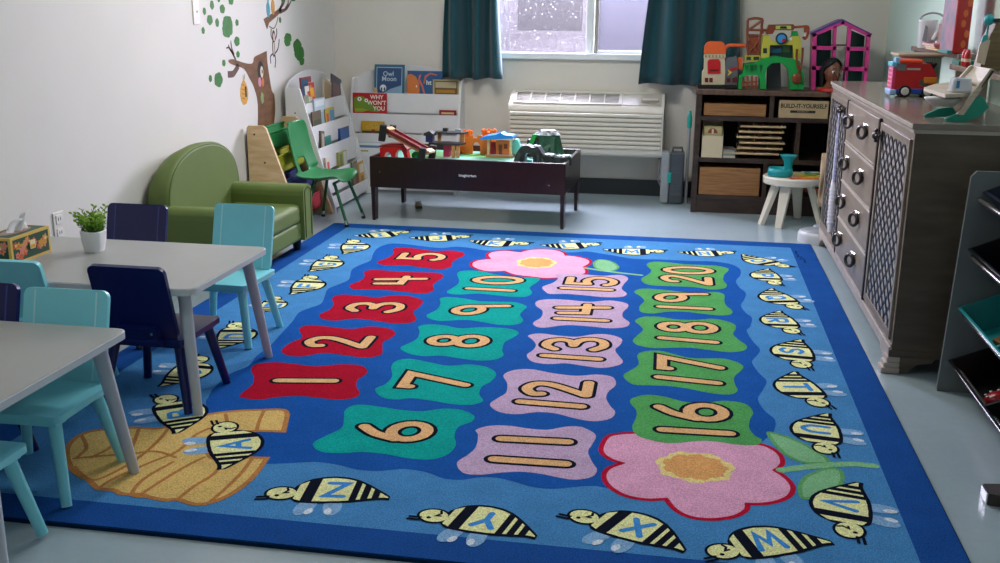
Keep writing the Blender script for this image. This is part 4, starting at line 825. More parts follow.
for sx in (-1, 1):
    for sy in (-1, 1):
        m = MB(); cx, cy = sx*(W2-.016), sy*(D2-.038); m.box((cx, cy, .11), (.026, .07, .22), esp); m.v = [(x+(.012*sx if z < .1 else 0), y, z) if False else ((cx+(x-cx)*(.75 if z < .1 else 1)), cy+(y-cy)*(.8 if z < .1 else 1), z) for x, y, z in m.v]; m.build('leg', pt, bevel=.003)
m = MB(); m.text('imaginarium', .022, mat('logo white', '#d8d8dc', .5), Matrix.Translation((.012, -D2-.0008, .298)) @ Matrix.Rotation(R(90), 4, 'X'), bold=.0006); q = m.build('logo', pt); q['label'] = 'small white logo lettering'
m = MB(); m.cone((.5, -D2-.002, .26), (.5, -D2, .26), .004, .004, chrome, 10); m.cone((-.53, -D2-.002, .3), (-.53, -D2, .3), .004, .004, chrome, 10); m.build('screw', pt)
# toys on the play table.  tz() is a point of its printed board under a pixel
TT = TZ+.002
def tpoint(px, py): return at(px, py, z=TT)
trd, tor, tgr, tbl, tmint = plastic('toy red', '#c01a1e', .3), plastic('toy orange', '#d9731f', .35), plastic('toy green', '#138a37', .3), plastic('toy blue', '#1c86d6', .35), plastic('toy mint', '#6fc9bb', .35)
tdk, tnat, tdg = mat('toy dark grey', '#23292a', .5, var=.1, vscale=30), wood('toy natural wood', '#b98d55', '#97683a', .5), mat('toy moss green', '#1f4a33', .45, var=.2, vscale=30)
base = Vector((.285, 3.96, TT)); t = thing('toy_bridge', 'red toy bridge with arches at the left end of the play table', 'toy', base, TR)
arch = [(-.085, 0), (-.06, 0)]+[(-.035+.024*-math.cos(PI*k/8), .0+.045*math.sin(PI*k/8)+.002) for k in range(9)]+[(0, 0), (.008, 0)]+[(.04+.03*-math.cos(PI*k/8), .06*math.sin(PI*k/8)+.002) for k in range(9)]+[(.075, 0), (.095, 0), (.085, .05), (.06, .085), (-.03, .08), (-.085, .07)]
m = MB(); m.prism([(x, 0, z) for x, z in arch], (0, .06, 0), trd); m.build('arch_block', t, bevel=.003)
m = MB(); m.prism([(-.09, -.004, .072), (-.03, -.004, .084), (.06, -.004, .09), (.09, -.004, .055), (.09, -.004, .065), (.06, -.004, .1), (-.03, -.004, .094), (-.09, -.004, .082)], (0, .068, 0), plastic('toy dark red', '#8f1518', .3)); m.build('deck', t)
t = thing('toy_drawbridge', 'red brick toy drawbridge with black end posts lying across the red bridge', 'toy', (.385, 3.975, TT), TR)
a0, a1 = Vector((-.15, .03, .155)), Vector((.13, -.075, .045)); dv = (a1-a0); L = dv.length; dn = dv.normalized(); sd = Vector((.35, .93, 0)).normalized(); upv = sd.cross(dn)*-1
if upv.z < 0: upv = -upv
brick = mat('toy brick red', '#7d1f22', .5, var=.35, vscale=45)
m = MB(); q = [a0-sd*.03, a1-sd*.03, a1+sd*.03, a0+sd*.03]; m.prism(q, upv*.012, tnat); m.prism([p+upv*.0125 for p in q], upv*.012, brick)
for s_ in (-1, 1): m.prism([a0+sd*(s_*.03-.004)+upv*.02, a1+sd*(s_*.03-.004)+upv*.02, a1+sd*(s_*.03+.004)+upv*.02, a0+sd*(s_*.03+.004)+upv*.02], upv*.016, brick)
m.build('ramp', t)
for c, h in ((a0-sd*.045, .10), (a0+sd*.05, .075), (a1-sd*.05, .085), (a1+sd*.055, .095)):
    m = MB(); m.box((c.x, c.y, max(c.z+.005, h/2+.002)), (.042, .055, h), mat('black felt', '#121212', .8), rot=(0, R(8), R(15))); m.build('end_post', t, bevel=.006)
for c in (a0, a1):
    m = MB(); m.prism([c-sd*.03+upv*.03, c+sd*.03+upv*.03, c+sd*.03+dn*.03+upv*.026, c-sd*.03+dn*.03+upv*.026], upv*.012, wood('toy pale wood', '#dcbf8d', '#c3a06c', .5)); m.build('cross_block', t)
m = MB(); m.prism([(0, 0, 0), (.06, 0, 0), (.06, 0, .03), (.045, 0, .055), (.015, 0, .055), (0, 0, .04)], (0, .05, 0), tgr); m.bx(.02, .032, -.0005, .0, 0, .03, plastic('toy cyan', '#1fb3a8'))
b = tpoint(408.5, 160); m.v = [(x+.405, y+3.945, z+TT) for x, y, z in m.v]; single(m, 'toy_block', 'small green toy block under the drawbridge', 'toy', bevel=.004)
st = thing('toy_station', 'dark two-level toy roundhouse with brown posts beside the orange fort', 'toy', (.565, 4.19, TT), TR)
m = MB(); q = [(-.10, -.06), (.0, -.085), (.10, -.06), (.12, .02), (.0, .05), (-.11, .03)]; m.prism([(x, y, .075) for x, y in q], (0, 0, .012), tdk); prt_ = m.build('lower_platform', st)
m = MB(); m.prism([(x*.9+.02, y*.7+.03, .140) for x, y in q], (0, 0, .010), tdk); m.build('upper_platform', st)
for x, y, z0, z1 in ((-.07,-.04,0,.075),(.085,-.045,0,.075),(.06,-.06,0,.075),(-.05,.02,.085,.14),(.10,.02,.085,.14)):
    m = MB(); m.bx(x-.010, x+.010, y-.010, y+.010, z0, z1, tnat); m.build('post', st)
m = MB(); m.bx(-.13, -.085, -.02, .03, .085, .125, plastic('toy navy', '#1c2f6b')); m.prism([(-.14, -.03, .125), (-.075, -.03, .125), (-.075, -.03, .135), (-.105, -.03, .155), (-.14, -.03, .14)], (0, .07, 0), tdk); m.build('signal_box', st)
m = MB(); m.bx(-.01, .03, -.04, .0, .0, .07, plastic('toy magenta', '#b52a52')); m.build('door_block', st)
m = MB(); m.bx(-.03, .0, .02, .05, .15, .17, tdk); m.bx(.05, .09, .02, .05, .15, .165, plastic('toy grey', '#8f9c9c')); m.build('roof_block', st)
ft = thing('toy_fort', 'orange plastic toy fort with arched doorway', 'toy', (.735, 4.37, TT), TR)
dr = [(-.095, 0), (-.03, 0), (-.03, .045)]+[(-.005-.025*math.cos(PI*k/8), .045+.03*math.sin(PI*k/8)) for k in range(1, 8)]+[(.02, .045), (.02, 0), (.095, 0), (.095, .1), (.08, .1), (.08, .115), (.055, .115), (.055, .1), (.03, .1), (.03, .118), (.0, .118), (0, .1), (-.025, .1), (-.025, .118), (-.055, .118), (-.055, .1), (-.095, .1)]
m = MB(); m.prism([(x, -.05, z) for x, z in dr], (0, .02, 0), tor); m.build('front_wall', ft, bevel=.003)
m = MB(); m.cone((-.085, .0, 0), (-.085, 0, .125), .045, .038, tor, 16); 
for k in range(6): m.box((-.085+.036*math.cos(k*1.047), .036*math.sin(k*1.047), .132), (.018, .018, .018), tor, rot=(0, 0, k*1.047))
m.build('tower', ft)
m = MB(); m.cone((.06, .03, 0), (.06, .03, .135), .05, .044, tor, 16)
for k in range(7): m.box((.06+.04*math.cos(k*.9), .03+.04*math.sin(k*.9), .14), (.018, .018, .018), tor, rot=(0, 0, k*.9))
m.build('tower', ft)
m = MB(); 
for k in range(3): m.bx(-.13, -.085, -.065+.012*k, -.04, .012+.014*k, .026+.014*k, tor)
m.bx(-.13, -.085, -.055, -.04, 0, .012, tor); m.build('steps', ft)
cs = thing('toy_depot', 'wooden toy station with a bright blue roof on posts', 'toy', (.90, 4.24, TT), TR)
m = MB(); m.bx(-.085, .085, -.045, .055, 0, .012, tnat); m.bx(-.08, .08, -.04, .05, .012, .014, mat('toy platform grey', '#8e9a94', .6)); m.build('platform', cs)
for x in (-.07, .07):
    m = MB(); m.bx(x-.007, x+.007, -.04, -.026, .012, .115, wood('toy pale wood', '#dcbf8d', '#c3a06c', .5)); m.build('post', cs)
m = MB(); m.bx(-.03, .055, .0, .05, .013, .10, tor); m.bx(-.012, .01, -.0006, 0, .013, .075, plastic('toy brown', '#7a3d1c')); m.bx(.02, .042, -.0006, 0, .05, .08, plastic('toy brown', '#7a3d1c')); m.cone((-.05, .01, .013), (-.05, .01, .09), .02, .016, plastic('toy dark red', '#8f1518')); m.build('building', cs)
m = MB(); m.prism([(-.115, -.06, .108), (.09, -.06, .122), (.085, -.06, .138), (.03, -.06, .142), (.01, -.06, .155), (-.02, -.06, .142), (-.08, -.06, .132), (-.12, -.06, .118)], (0, .12, 0), tbl); m.build('roof', cs, bevel=.004)
m = MB(); q = [(.0, 0), (.085, 0), (.08, .03), (.05, .06), (.035, .1), (.015, .105), (0, .09)]; m.prism([(x+.965, 4.285, z+TT) for x, z in q], (0, .06, 0), tmint); single(m, 'toy_slide', 'mint green toy slide behind the blue-roofed station', 'toy', bevel=.006)
def rock(m, c, r0, r1, h, mt, seed, top=None, n=18, jag=.16):
    rr = random.Random(seed); off = [1+rr.uniform(-jag, jag) for _ in range(n)]; rows = []
    for j in range(6):
        t = j/5; r = r0+(r1-r0)*t**.8; rows.append([(c[0]+r*off[k]*math.cos(2*PI*k/n), c[1]+r*off[(k+j//3) % n]*math.sin(2*PI*k/n)*.8, c[2]+h*t) for k in range(n)])
    m.grid(rows, mt, closed_u=True, smooth=False); m.poly([Vector(p)+Vector((0, 0, (i % 3)*.003)) for i, p in enumerate(rows[-1])], top or mt)
tun = thing('toy_tunnel', 'dark grey green toy rock tunnel at the front right of the play table', 'toy', (1.130, 3.945, TT), TR)
m = MB(); q = [(-.10, 0), (-.025, 0), (-.025, .05)]+[(-.025*math.cos(PI*k/6), .05+.025*math.sin(PI*k/6)) for k in range(1, 6)]+[(.025, .05), (.025, 0), (.11, 0), (.1, .045), (.07, .09), (.055, .115), (.02, .105), (-.01, .12), (-.05, .108), (-.075, .07)]
rk = mat('toy rock', '#33423c', .55, var=.5, vscale=40, col2='#121817', bump=.5, bscale=60)
m.prism([(x, -.045, z) for x, z in q], (0, .09, 0), rk); m.build('tunnel', tun, bevel=.008)
for x, h in ((-.06,.09),(.062,.095),(-.085,.05),(.09,.05)):
    m = MB(); m.cone((x, -.047, 0), (x*.85, -.035, h), .018, .008, rk, 8); m.build('rock_pillar', tun)
m = MB(); rr = random.Random(9)
for k in range(10): m.box((-.055+.012*k, rr.uniform(-.03, .03), .11+.006*math.sin(k)), (.014, .018, .006), mat('toy white wash', '#b9c4c4', .6), rot=(0, 0, rr.random()))
m.build('snow', tun); m = MB(); m.bx(-.015, .015, -.02, .0, .001, .03, plastic('toy cyan', '#1fb3a8')); m.build('door', tun)
mo = thing('toy_mountain', 'green toy mountain with a white snowy top', 'toy', (1.18, 4.35, TT), TR)
m = MB(); rock(m, (0, 0, 0), .115, .075, .135, tdg, 3); rock(m, (-.07, -.03, 0), .06, .05, .10, tdk, 6); m.build('slopes', mo)
m = MB(); rock(m, (0, 0, .134), .082, .055, .022, mat('toy snow', '#c3cad1', .6, var=.6, vscale=60, col2='#5c6866'), 3); m.build('snow_cap', mo)
m = MB(); m.prism([(-.13, -.075, .02), (-.10, -.085, .02), (-.055, -.085, .14), (-.085, -.075, .14)], (.0, .03, 0), tgr); m.build('ramp', mo)
m = MB(); m.prism([(.03, -.10, 0), (.06, -.10, 0), (.055, -.07, .12), (.035, -.07, .12)], (.01, .02, 0), tdg); m.build('pillar', mo)
rc = thing('toy_rocks', 'pair of low grey toy rock towers at the right front corner', 'toy', (1.285, 3.925, TT), TR)
for x, y, h, s_ in ((-.04, 0, .06, 2), (.035, -.012, .055, 5), (.045, .05, .05, 8)):
    m = MB(); rock(m, (x, y, 0), .042, .038, h, rk, s_, jag=.1); rock(m, (x, y, h), .038, .034, .006, mat('toy white wash', '#8f9b9a', .6), s_, jag=.1); m.build('rock', rc)
# things lying on the floor under the play table
m = MB(); m.prism([(.30, 4.40, 0), (.345, 4.25, 0), (.385, 4.26, 0), (.335, 4.43, 0)], (0, 0, .018), wood('brown wedge', '#6d5232', '#4a361f', .6)); single(m, 'wooden_block', 'flat brown wooden piece on the floor by the left table leg', 'block', bevel=.003)
# ---------------------------------------------------------------- low cabinet
cb = thing('storage_cabinet', 'dark brown cubby cabinet by the right curtain with toys on top', 'cabinet', (2.5, 4.7, 0))
CX0, CX1, CY0, CY1, CT = 2.088, 2.96, 4.52, 4.92, .775
cab, cab2 = wood('cabinet wood', '#44342a', '#2c2019', .4, (3, 3, 14)), wood('cabinet edge', '#6a5242', '#4c392d', .4, (14, 3, 3))
for x in (CX0, CX1-.035):
    m = MB(); m.bx(x, x+.035, CY0, CY1, 0, CT-.03, cab); prt(m, 'side_panel', cb, bevel=.002)
m = MB(); m.bx(CX0-.006, CX1+.006, CY0-.008, CY1, CT-.03, CT, cab2); prt(m, 'top', cb, bevel=.003)
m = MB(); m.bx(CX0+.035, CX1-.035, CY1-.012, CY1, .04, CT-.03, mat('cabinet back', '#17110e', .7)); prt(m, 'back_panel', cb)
for z in (.585, .325, .085):
    m = MB(); m.bx(CX0+.035, CX1-.035, CY0+.004, CY1-.012, z, z+.028, cab); prt(m, 'shelf', cb)
for x, z0, z1 in ((2.535, .613, CT-.03), (2.705, .353, .585), (2.525, .113, .325)):
    m = MB(); m.bx(x, x+.026, CY0+.004, CY1-.012, z0, z1, cab); prt(m, 'divider', cb)
m = MB(); m.bx(CX0+.035, CX1-.035, CY0+.012, CY0+.03, 0, .085, cab); prt(m, 'plinth', cb)
oak = wood('zebra oak', '#a8794a', '#7d5229', .45, (2, 2, 26))
m = MB(); m.bx(2.138, 2.515, CY0+.01, CY1-.02, .616, .69, oak); single(m, 'wooden_bin', 'shallow oak bin in the top left opening of the cabinet', 'bin', bevel=.002)
m = MB(); m.bx(2.133, 2.508, CY0+.012, CY1-.03, .115, .290, oak); single(m, 'wooden_bin', 'deep oak bin in the bottom left opening of the cabinet', 'bin', bevel=.002)
kraft = mat('kraft card', '#b29b74', .7, var=.05, vscale=20)
bb = thing('kit_box', 'kraft card box reading BUILD-IT-YOURSELF in the top right opening', 'box', (2.73, CY0+.1, .613))
m = MB(); m.bx(2.592, 2.885, CY0+.006, CY0+.2, .6135, .720, kraft); prt(m, 'carton', bb, bevel=.0015)
m = MB(); ink = mat('dark ink', '#241d16', .7); m.text('BUILD-IT-YOURSELF', .036, ink, Matrix.Translation((2.738, CY0+.0050, .686)) @ Matrix.Rotation(R(90), 4, 'X'), bold=.0010, sx=.86)
m.bx(2.66, 2.81, CY0+.0045, CY0+.0052, .645, .660, ink); m.text('BUILDING KIT', .011, kraft, Matrix.Translation((2.735, CY0+.0040, .6525)) @ Matrix.Rotation(R(90), 4, 'X')); q = prt(m, 'lettering', bb); q['label'] = 'dark printed lettering'
cream = mat('cream card', '#cbbd9c', .7)
mg = thing('magazine_holder', 'cream card file box with a booklet in the middle opening', 'file box', (2.21, CY0+.1, .353))
m = MB(); m.bx(2.137, 2.266, CY0+.004, CY0+.008, .354, .490, cream)
for x in (2.137, 2.262): m.prism([(x, CY0+.008, .354), (x, CY0+.2, .354), (x, CY0+.2, .57), (x, CY0+.008, .49)], (.004, 0, 0), cream)
m.bx(2.137, 2.266, CY0+.008, CY0+.2, .354, .358, cream); m.bx(2.137, 2.266, CY0+.196, CY0+.2, .358, .57, cream); prt(m, 'box', mg)
m = MB(); m.bx(2.145, 2.258, CY0+.03, CY0+.036, .360, .548, mat('booklet', '#9c9160', .6)); m.bx(2.150, 2.253, CY0+.0294, CY0+.03, .40, .540, mat('booklet pale', '#b3a878', .6)); m.prism([(2.20+.03*math.cos(a), CY0+.0290, .505+.03*math.sin(a)) for a in [PI*k/12 for k in range(13)]], (0, .0004, 0), mat('booklet rust', '#8b3c1c', .6)); m.box((2.2, CY0+.0284, .515), (.012, .0004, .03), mat('booklet white', '#d9d2c0', .6))
single(m, 'booklet', 'tan booklet with a rust dome, standing in the cream file box', 'booklet')
rk_ = thing('puzzle_rack', 'black wire rack holding a pile of wooden puzzles', 'puzzle rack', (2.49, CY0+.1, .353)); wire = mat('black wire', '#15120f', .4, metal=.5)
for x in (2.36, 2.62):
    for y in (CY0+.03, CY0+.25):
        m = MB(); m.cone((x, y, .3535), (x, y, .58), .004, .004, wire, 8); prt(m, 'upright', rk_)
for k in range(6):
    m = MB(); m.tube([(2.36, CY0+.03, .375+.034*k), (2.62, CY0+.03, .375+.034*k), (2.62, CY0+.25, .375+.034*k), (2.36, CY0+.25, .375+.034*k)], .003, wire, 6, closed=True); prt(m, 'shelf_wire', rk_)
pz = wood('puzzle plywood', '#cdb48b', '#b3966a', .55)
ords = ('lowest', 'second from the bottom', 'third from the bottom', 'third from the top', 'second from the top', 'topmost')
for k in range(6):
    dx = (0, .01, .02, 0, .012, .02)[k]-.012; z = .379+.034*k
    m = MB(); m.bx(2.36+dx, 2.635+dx-.01*(k == 0), CY0+.012, CY0+.24, z, z+.010, pz); mk2 = [plastic('knob '+c, c) for c in ('#b8862f', '#8b3c2c', '#3f6a58')]
    for j, x in enumerate((2.40+.03*k % .1, 2.47+.02*(k % 3), 2.56-.02*(k % 2))): m.cone((x, CY0+.05, z+.010), (x, CY0+.05, z+.021), .004, .006, mk2[j], 8)
    single(m, 'wooden_puzzle', 'wooden knob puzzle, %s in the wire rack' % ords[k], 'puzzle', 'wooden puzzles in the wire rack')
for k, (c, w) in enumerate((('#c9c2b2', .075), ('#7d8a80', .07), ('#b7a98c', .078), ('#8f8f8a', .07))):
    m = MB(); m.bx(2.272, 2.272+w, CY0+.015, CY0+.2, .354+.013*k, .3655+.013*k, cov(c)); single(m, 'thin_book', 'thin book lying flat beside the cream file box, %s of its pile' % ('bottom', 'second from the bottom', 'second from the top', 'top')[k], 'book', 'thin books lying beside the file box')
for x, y, r, c, lb in ((2.745, 4.60, .042, '#b49a72', 'tan toy ball on the bottom shelf behind the stool'), (2.855, 4.59, .03, '#8a4a24', 'brown toy ball on the bottom shelf behind the stool'), (2.82, 4.68, .035, '#6e3a1c', 'dark brown toy ball at the back of the bottom shelf')):
    m = MB(); m.ell((x, y, .113+r), (r, r, r), mat('ball '+c, c, .5, var=.1)); m.lathe([(r*.99, -.002), (r*1.005, 0), (r*.99, .002)], (x, y, .113+r), mat('ball seam', '#3a2415', .6)); single(m, 'toy_ball', lb, 'ball')
# ---------------------------------------------------------------- toys on the cabinet (fronts traced on a plane, built with depth)
def front(m, y, d, tr, pts, mt, smooth=False): m.prism([at(px, py, y=y) for px, py in zoomed(*tr, pts)], (0, d, 0), mt)
def fstroke(m, y, d, tr, pts, r, mt):
    P = crom([(p.x, p.z) for p in (at(px, py, y=y) for px, py in zoomed(*tr, pts))], closed=False, n=4)
    m.tube([(p.x, y+d, p.y) for p in P], r, mt, 8)
V = (695, 15, 7.03)
def settle(root):
    """stand a toy on the cabinet top"""
    lo = min((v.co.z+root.location.z) for c in kids(root) for v in c.data.vertices); root.location.z += CT+.0008-lo
fs_ = thing('toy_fire_station', 'beige and orange toy rescue station at the left end of the cabinet', 'toy', (2.25, 4.65, CT))
Y = 4.62; bei = plastic('toy beige', '#cbbf9f'); oran = plastic('toy bright orange', '#e0612a'); tgrey = plastic('toy mid grey', '#5f6467')
m = MB(); front(m, Y, .12, V, [(47,487),(50,400),(62,385),(65,300),(210,300),(213,400),(208,487)], bei); front(m, Y-.004, .01, V, [(60,298),(62,272),(215,272),(215,298)], bei)
for k in range(6): front(m, Y-.008, .006, V, [(72+24*k,296),(72+24*k,278),(84+24*k,278),(84+24*k,296)], plastic('toy tan', '#a58a63'))
prt(m, 'tower', fs_, bevel=.003)
m = MB(); front(m, Y-.006, .13, V, [(63,270),(68,215),(85,192),(110,185),(190,185),(208,200),(217,240),(217,270)], oran); prt(m, 'roof', fs_, bevel=.006)
m = MB(); front(m, Y-.006, .012, V, [(88,408),(88,325),(100,308),(165,306),(180,325),(180,408)], trd); front(m, Y-.010, .006, V, [(105,392),(105,380),(165,378),(165,390)], plastic('toy brick dark', '#5e1514')); prt(m, 'door', fs_, bevel=.003)
m = MB(); front(m, Y-.003, .006, V, [(70,470),(70,438),(125,438),(125,470)], plastic('toy brick dark', '#5e1514')); front(m, Y-.005, .004, V, [(94,470),(94,438),(100,438),(100,470)], bei); prt(m, 'window', fs_)
m = MB(); front(m, Y+.01, .1, V, [(208,487),(212,330),(222,295),(292,288),(300,330),(300,487)], tgrey); front(m, Y+.004, .006, V, [(240,380),(285,360),(300,365),(295,380),(250,390)], trd); front(m, Y+.004, .006, V, [(222,470),(222,440),(248,440),(248,470)], plastic('toy brick dark', '#5e1514')); front(m, Y+.004, .006, V, [(262,470),(262,440),(296,430),(296,470)], plastic('toy brick dark', '#5e1514')); front(m, Y+.003, .004, V, [(228,378),(262,400),(228,428),(240,402)], plastic('toy yellow', '#d6c13a')); prt(m, 'garage', fs_, bevel=.003)
m = MB(); fstroke(m, Y, .05, V, [(205,255),(235,215),(290,212),(370,215)], .011, oran); prt(m, 'crane_arm', fs_)
m = MB(); front(m, Y+.03, .06, V, [(302,330),(304,295),(334,295),(334,380),(304,380)], oran); prt(m, 'annex', fs_, bevel=.003)
m = MB(); front(m, Y-.01, .16, V, [(20,512),(20,487),(296,487),(296,512)], black_pl); prt(m, 'base', fs_, bevel=.002)
settle(fs_)
jg = thing('toy_jungle_house', 'green, yellow and brown toy jungle playset in the middle of the cabinet top', 'toy', (2.55, 4.65, CT))
Y = 4.585; jgr, jye, jbr = plastic('jungle green', '#129a44'), plastic('jungle yellow', '#c2bd42'), plastic('jungle brown', '#7c3a1c')
m = MB(); front(m, Y, .16, V, [(300,537),(310,440),(335,430),(345,365),(430,350),(480,320),(560,305),(640,318),(700,330),(735,340),(745,400),(765,430),(765,540),(668,540),(665,460),(655,400),(625,365),(595,352),(540,355),(505,385),(495,430),(500,535),(455,537),(455,460),(440,440),(360,440),(330,460),(325,537)], jgr); prt(m, 'arch_base', jg, bevel=.006)
m = MB(); rr = random.Random(2)
for k in range(20): 
    x = 345+rr.uniform(0, 120); front(m, Y-.006, .008, V, [(x, 365+rr.uniform(-8,8)), (x+12, 370), (x+6, 415+rr.uniform(-10,10))], plastic('jungle dark green', '#0d6b30'))
for k in range(10):
    x = 690+rr.uniform(0, 60); z = 420+rr.uniform(0, 90); front(m, Y-.006, .008, V, [(x, z), (x+10, z+4), (x+4, z+28)], plastic('jungle dark green', '#0d6b30'))
prt(m, 'foliage', jg)
m = MB(); front(m, Y+.03, .10, V, [(460,320),(465,250),(478,160),(520,155),(535,195),(575,205),(650,205),(680,165),(735,165),(745,200),(740,325),(690,325),(688,228),(525,228),(522,320)], jye); front(m, Y+.03, .08, V, [(350,345),(350,300),(455,300),(460,345)], jye); prt(m, 'house_wall', jg, bevel=.004)
m = MB(); front(m, Y+.08, .02, V, [(522,318),(525,228),(688,228),(690,318)], plastic('jungle deep', '#123a30')); front(m, Y+.07, .01, V, [(530,285),(530,240),(570,250),(610,245),(610,280)], plastic('jungle blue', '#1f5a7d')); front(m, Y+.07, .01, V, [(615,280),(615,235),(665,235),(665,280)], plastic('jungle mid', '#3f6a3a')); prt(m, 'balcony_room', jg)
for a, b, c, d in ((360,392,332,310),(410,450,332,310),(478,505,285,250)):
    m = MB(); front(m, Y+.024, .008, V, [(a,c),(a,d),(b,d),(b,c)], plastic('jungle deep', '#123a30')); prt(m, 'window', jg)
m = MB(); c = at(695+607/7.03, 15+183/7.03, y=Y+.02); m.cone((c.x, Y+.03, c.z), (c.x, Y+.015, c.z), .036, .036, plastic('jungle deep', '#123a30'), 20); m.cone((c.x, Y+.015, c.z), (c.x, Y+.01, c.z), .026, .024, plastic('jungle sky', '#3a8fd0'), 20); m.cone((c.x+.014, Y+.0105, c.z-.01), (c.x+.014, Y+.007, c.z-.01), .012, .010, trd, 12); prt(m, 'badge', jg)
m = MB(); front(m, Y+.028, .01, V, [(652,195),(652,172),(680,172),(680,195)], plastic('toy white', '#d8d8d0')); prt(m, 'sign', jg)
m = MB()
for p_ in ([(375,300),(368,200),(372,50)], [(478,150),(470,100),(478,50)], [(372,48),(430,40),(480,48)], [(360,120),(420,122),(520,125)], [(450,300),(455,200),(470,120)], [(375,160),(450,162)], [(375,290),(450,290)], [(378,285),(450,200)], [(378,200),(452,285)], [(378,120),(470,60)]): fstroke(m, Y, .03, V, p_, .008, jbr)
front(m, Y+.035, .03, V, [(380,290),(380,170),(445,170),(440,290)], plastic('jungle rust', '#94441f')); prt(m, 'lookout_tower', jg)
m = MB(); front(m, Y+.01, .08, V, [(500,135),(520,85),(690,82),(705,100),(690,125),(560,122),(545,150),(500,152)], jbr); front(m, Y+.03, .05, V, [(675,165),(680,130),(720,130),(728,165)], jgr); prt(m, 'roof', jg, bevel=.003)
m = MB(); front(m, Y+.004, .006, V, [(566,116),(566,92),(675,92),(675,116)], plastic('jungle lime', '#b9c05a')); front(m, Y+.002, .004, V, [(595,112),(600,96),(640,96),(648,112)], black_pl); prt(m, 'name_plate', jg)
m = MB(); fstroke(m, Y, .03, V, [(700,103),(745,100),(795,100),(798,130),(790,165),(775,185),(762,170)], .008, plastic('jungle rust', '#94441f')); front(m, Y+.02, .02, V, [(765,140),(765,98),(800,96),(795,140)], plastic('jungle rust', '#94441f')); prt(m, 'crane', jg)
m = MB(); fstroke(m, Y, -.012, V, [(755,245),(750,330),(735,400),(720,440)], .007, jbr); fstroke(m, Y, -.012, V, [(715,255),(712,330),(725,400)], .007, jbr); c = at(695+712/7.03, 15+462/7.03, y=Y); m.ell((c.x, Y-.014, c.z), (.032, .012, .032), jbr); prt(m, 'swing_rope', jg)
m = MB(); 
for p_ in ([(330,535),(340,480),(335,455)], [(365,535),(370,470),(365,445)], [(400,535),(400,445)], [(430,535),(430,450)], [(328,490),(440,485)], [(328,515),(440,515)]): fstroke(m, Y, .01, V, p_, .006, plastic('jungle rust', '#94441f'))
prt(m, 'cage', jg)
m = MB(); front(m, Y+.10, .02, V, [(500,535),(505,385),(540,356),(600,352),(605,535)], plastic('jungle slate', '#2c3436')); prt(m, 'cave_wall', jg)
settle(jg)
dh = thing('dollhouse', 'pink dollhouse with purple roof and teal back walls', 'dollhouse', (2.80, 4.72, CT))
V2 = (795, 10, 7.04); Y = 4.66; pk, pkd, dte, dpu = plastic('doll pink', '#d63d8c'), plastic('doll dark pink', '#a81d63'), plastic('doll teal', '#0d7a66'), plastic('doll purple', '#5a3f86')
def pstrip(pts, w, y, d, mt):
    P = [at(x, y_, y=Y) for x, y_ in zoomed(*V2, pts)]
    for a, b in zip(P, P[1:]):
        dd = (b-a).normalized(); n = Vector((-dd.z, 0, dd.x))*w/2; m.prism([a-n-dd*w*.3, b-n+dd*w*.3, b+n+dd*w*.3, a+n-dd*w*.3], (0, d, 0), mt)
m = MB(); pstrip([(128,560),(138,180)], .026, Y, .03, pk); pstrip([(490,560),(520,185)], .022, Y, .03, pk); pstrip([(262,560),(285,125)], .017, Y, .025, pk); pstrip([(352,560),(386,130)], .02, Y, .025, pk); pstrip([(130,178),(338,92),(528,183)], .026, Y, .03, pk)
pstrip([(128,272),(285,275)], .022, Y, .025, pk); pstrip([(365,280),(508,280)], .022, Y, .025, pk); pstrip([(125,415),(270,415)], .022, Y, .025, pk); pstrip([(335,420),(500,425)], .022, Y, .025, pk); prt(m, 'front_frame', dh, bevel=.002)
m = MB(); f = lambda px, py, dy: at(*zoomed(*V2, [(px, py)])[0], y=Y)+Vector((0, dy, 0))
for a, b in (((118,560),(128,175)), ((500,560),(530,185))): m.prism([f(*a, .03), f(*b, .03), f(*b, .17), f(*a, .17)], (.008, 0, 0), pkd)
for a, b in (((268,560),(288,120)), ((360,560),(390,130))): m.prism([f(*a, .026), f(*b, .026), f(*b, .15), f(*a, .15)], (.006, 0, 0), pkd)
prt(m, 'side_wall', dh)
m = MB()
for a in ((140,282,430,420),(140,285,290,278),(360,500,430,420),(370,508,290,282)): m.prism([f(a[0], a[3], .026), f(a[1], a[3], .026), f(a[1], a[3], .15), f(a[0], a[3], .15)], (0, 0, .006), pkd)
m.prism([f(275, 262, .1), f(380, 262, .1), f(380, 262, .15), f(275, 262, .15)], (0, 0, .008), pkd)
prt(m, 'inner_floor', dh)
m = MB()
for pts in ([(130,560),(140,190),(280,140),(265,560)], [(355,560),(392,140),(518,195),(492,560)]): m.prism([f(x, y_, .15) for x, y_ in pts], (0, .006, 0), dte)
prt(m, 'back_wall', dh)
m = MB(); q = [(118,178),(330,84),(345,84),(535,182),(535,172),(340,72),(325,70),(108,168)]; m.prism([f(x, y_, -.004) for x, y_ in q], (0, .17, 0), dpu); prt(m, 'roof', dh)
settle(dh)
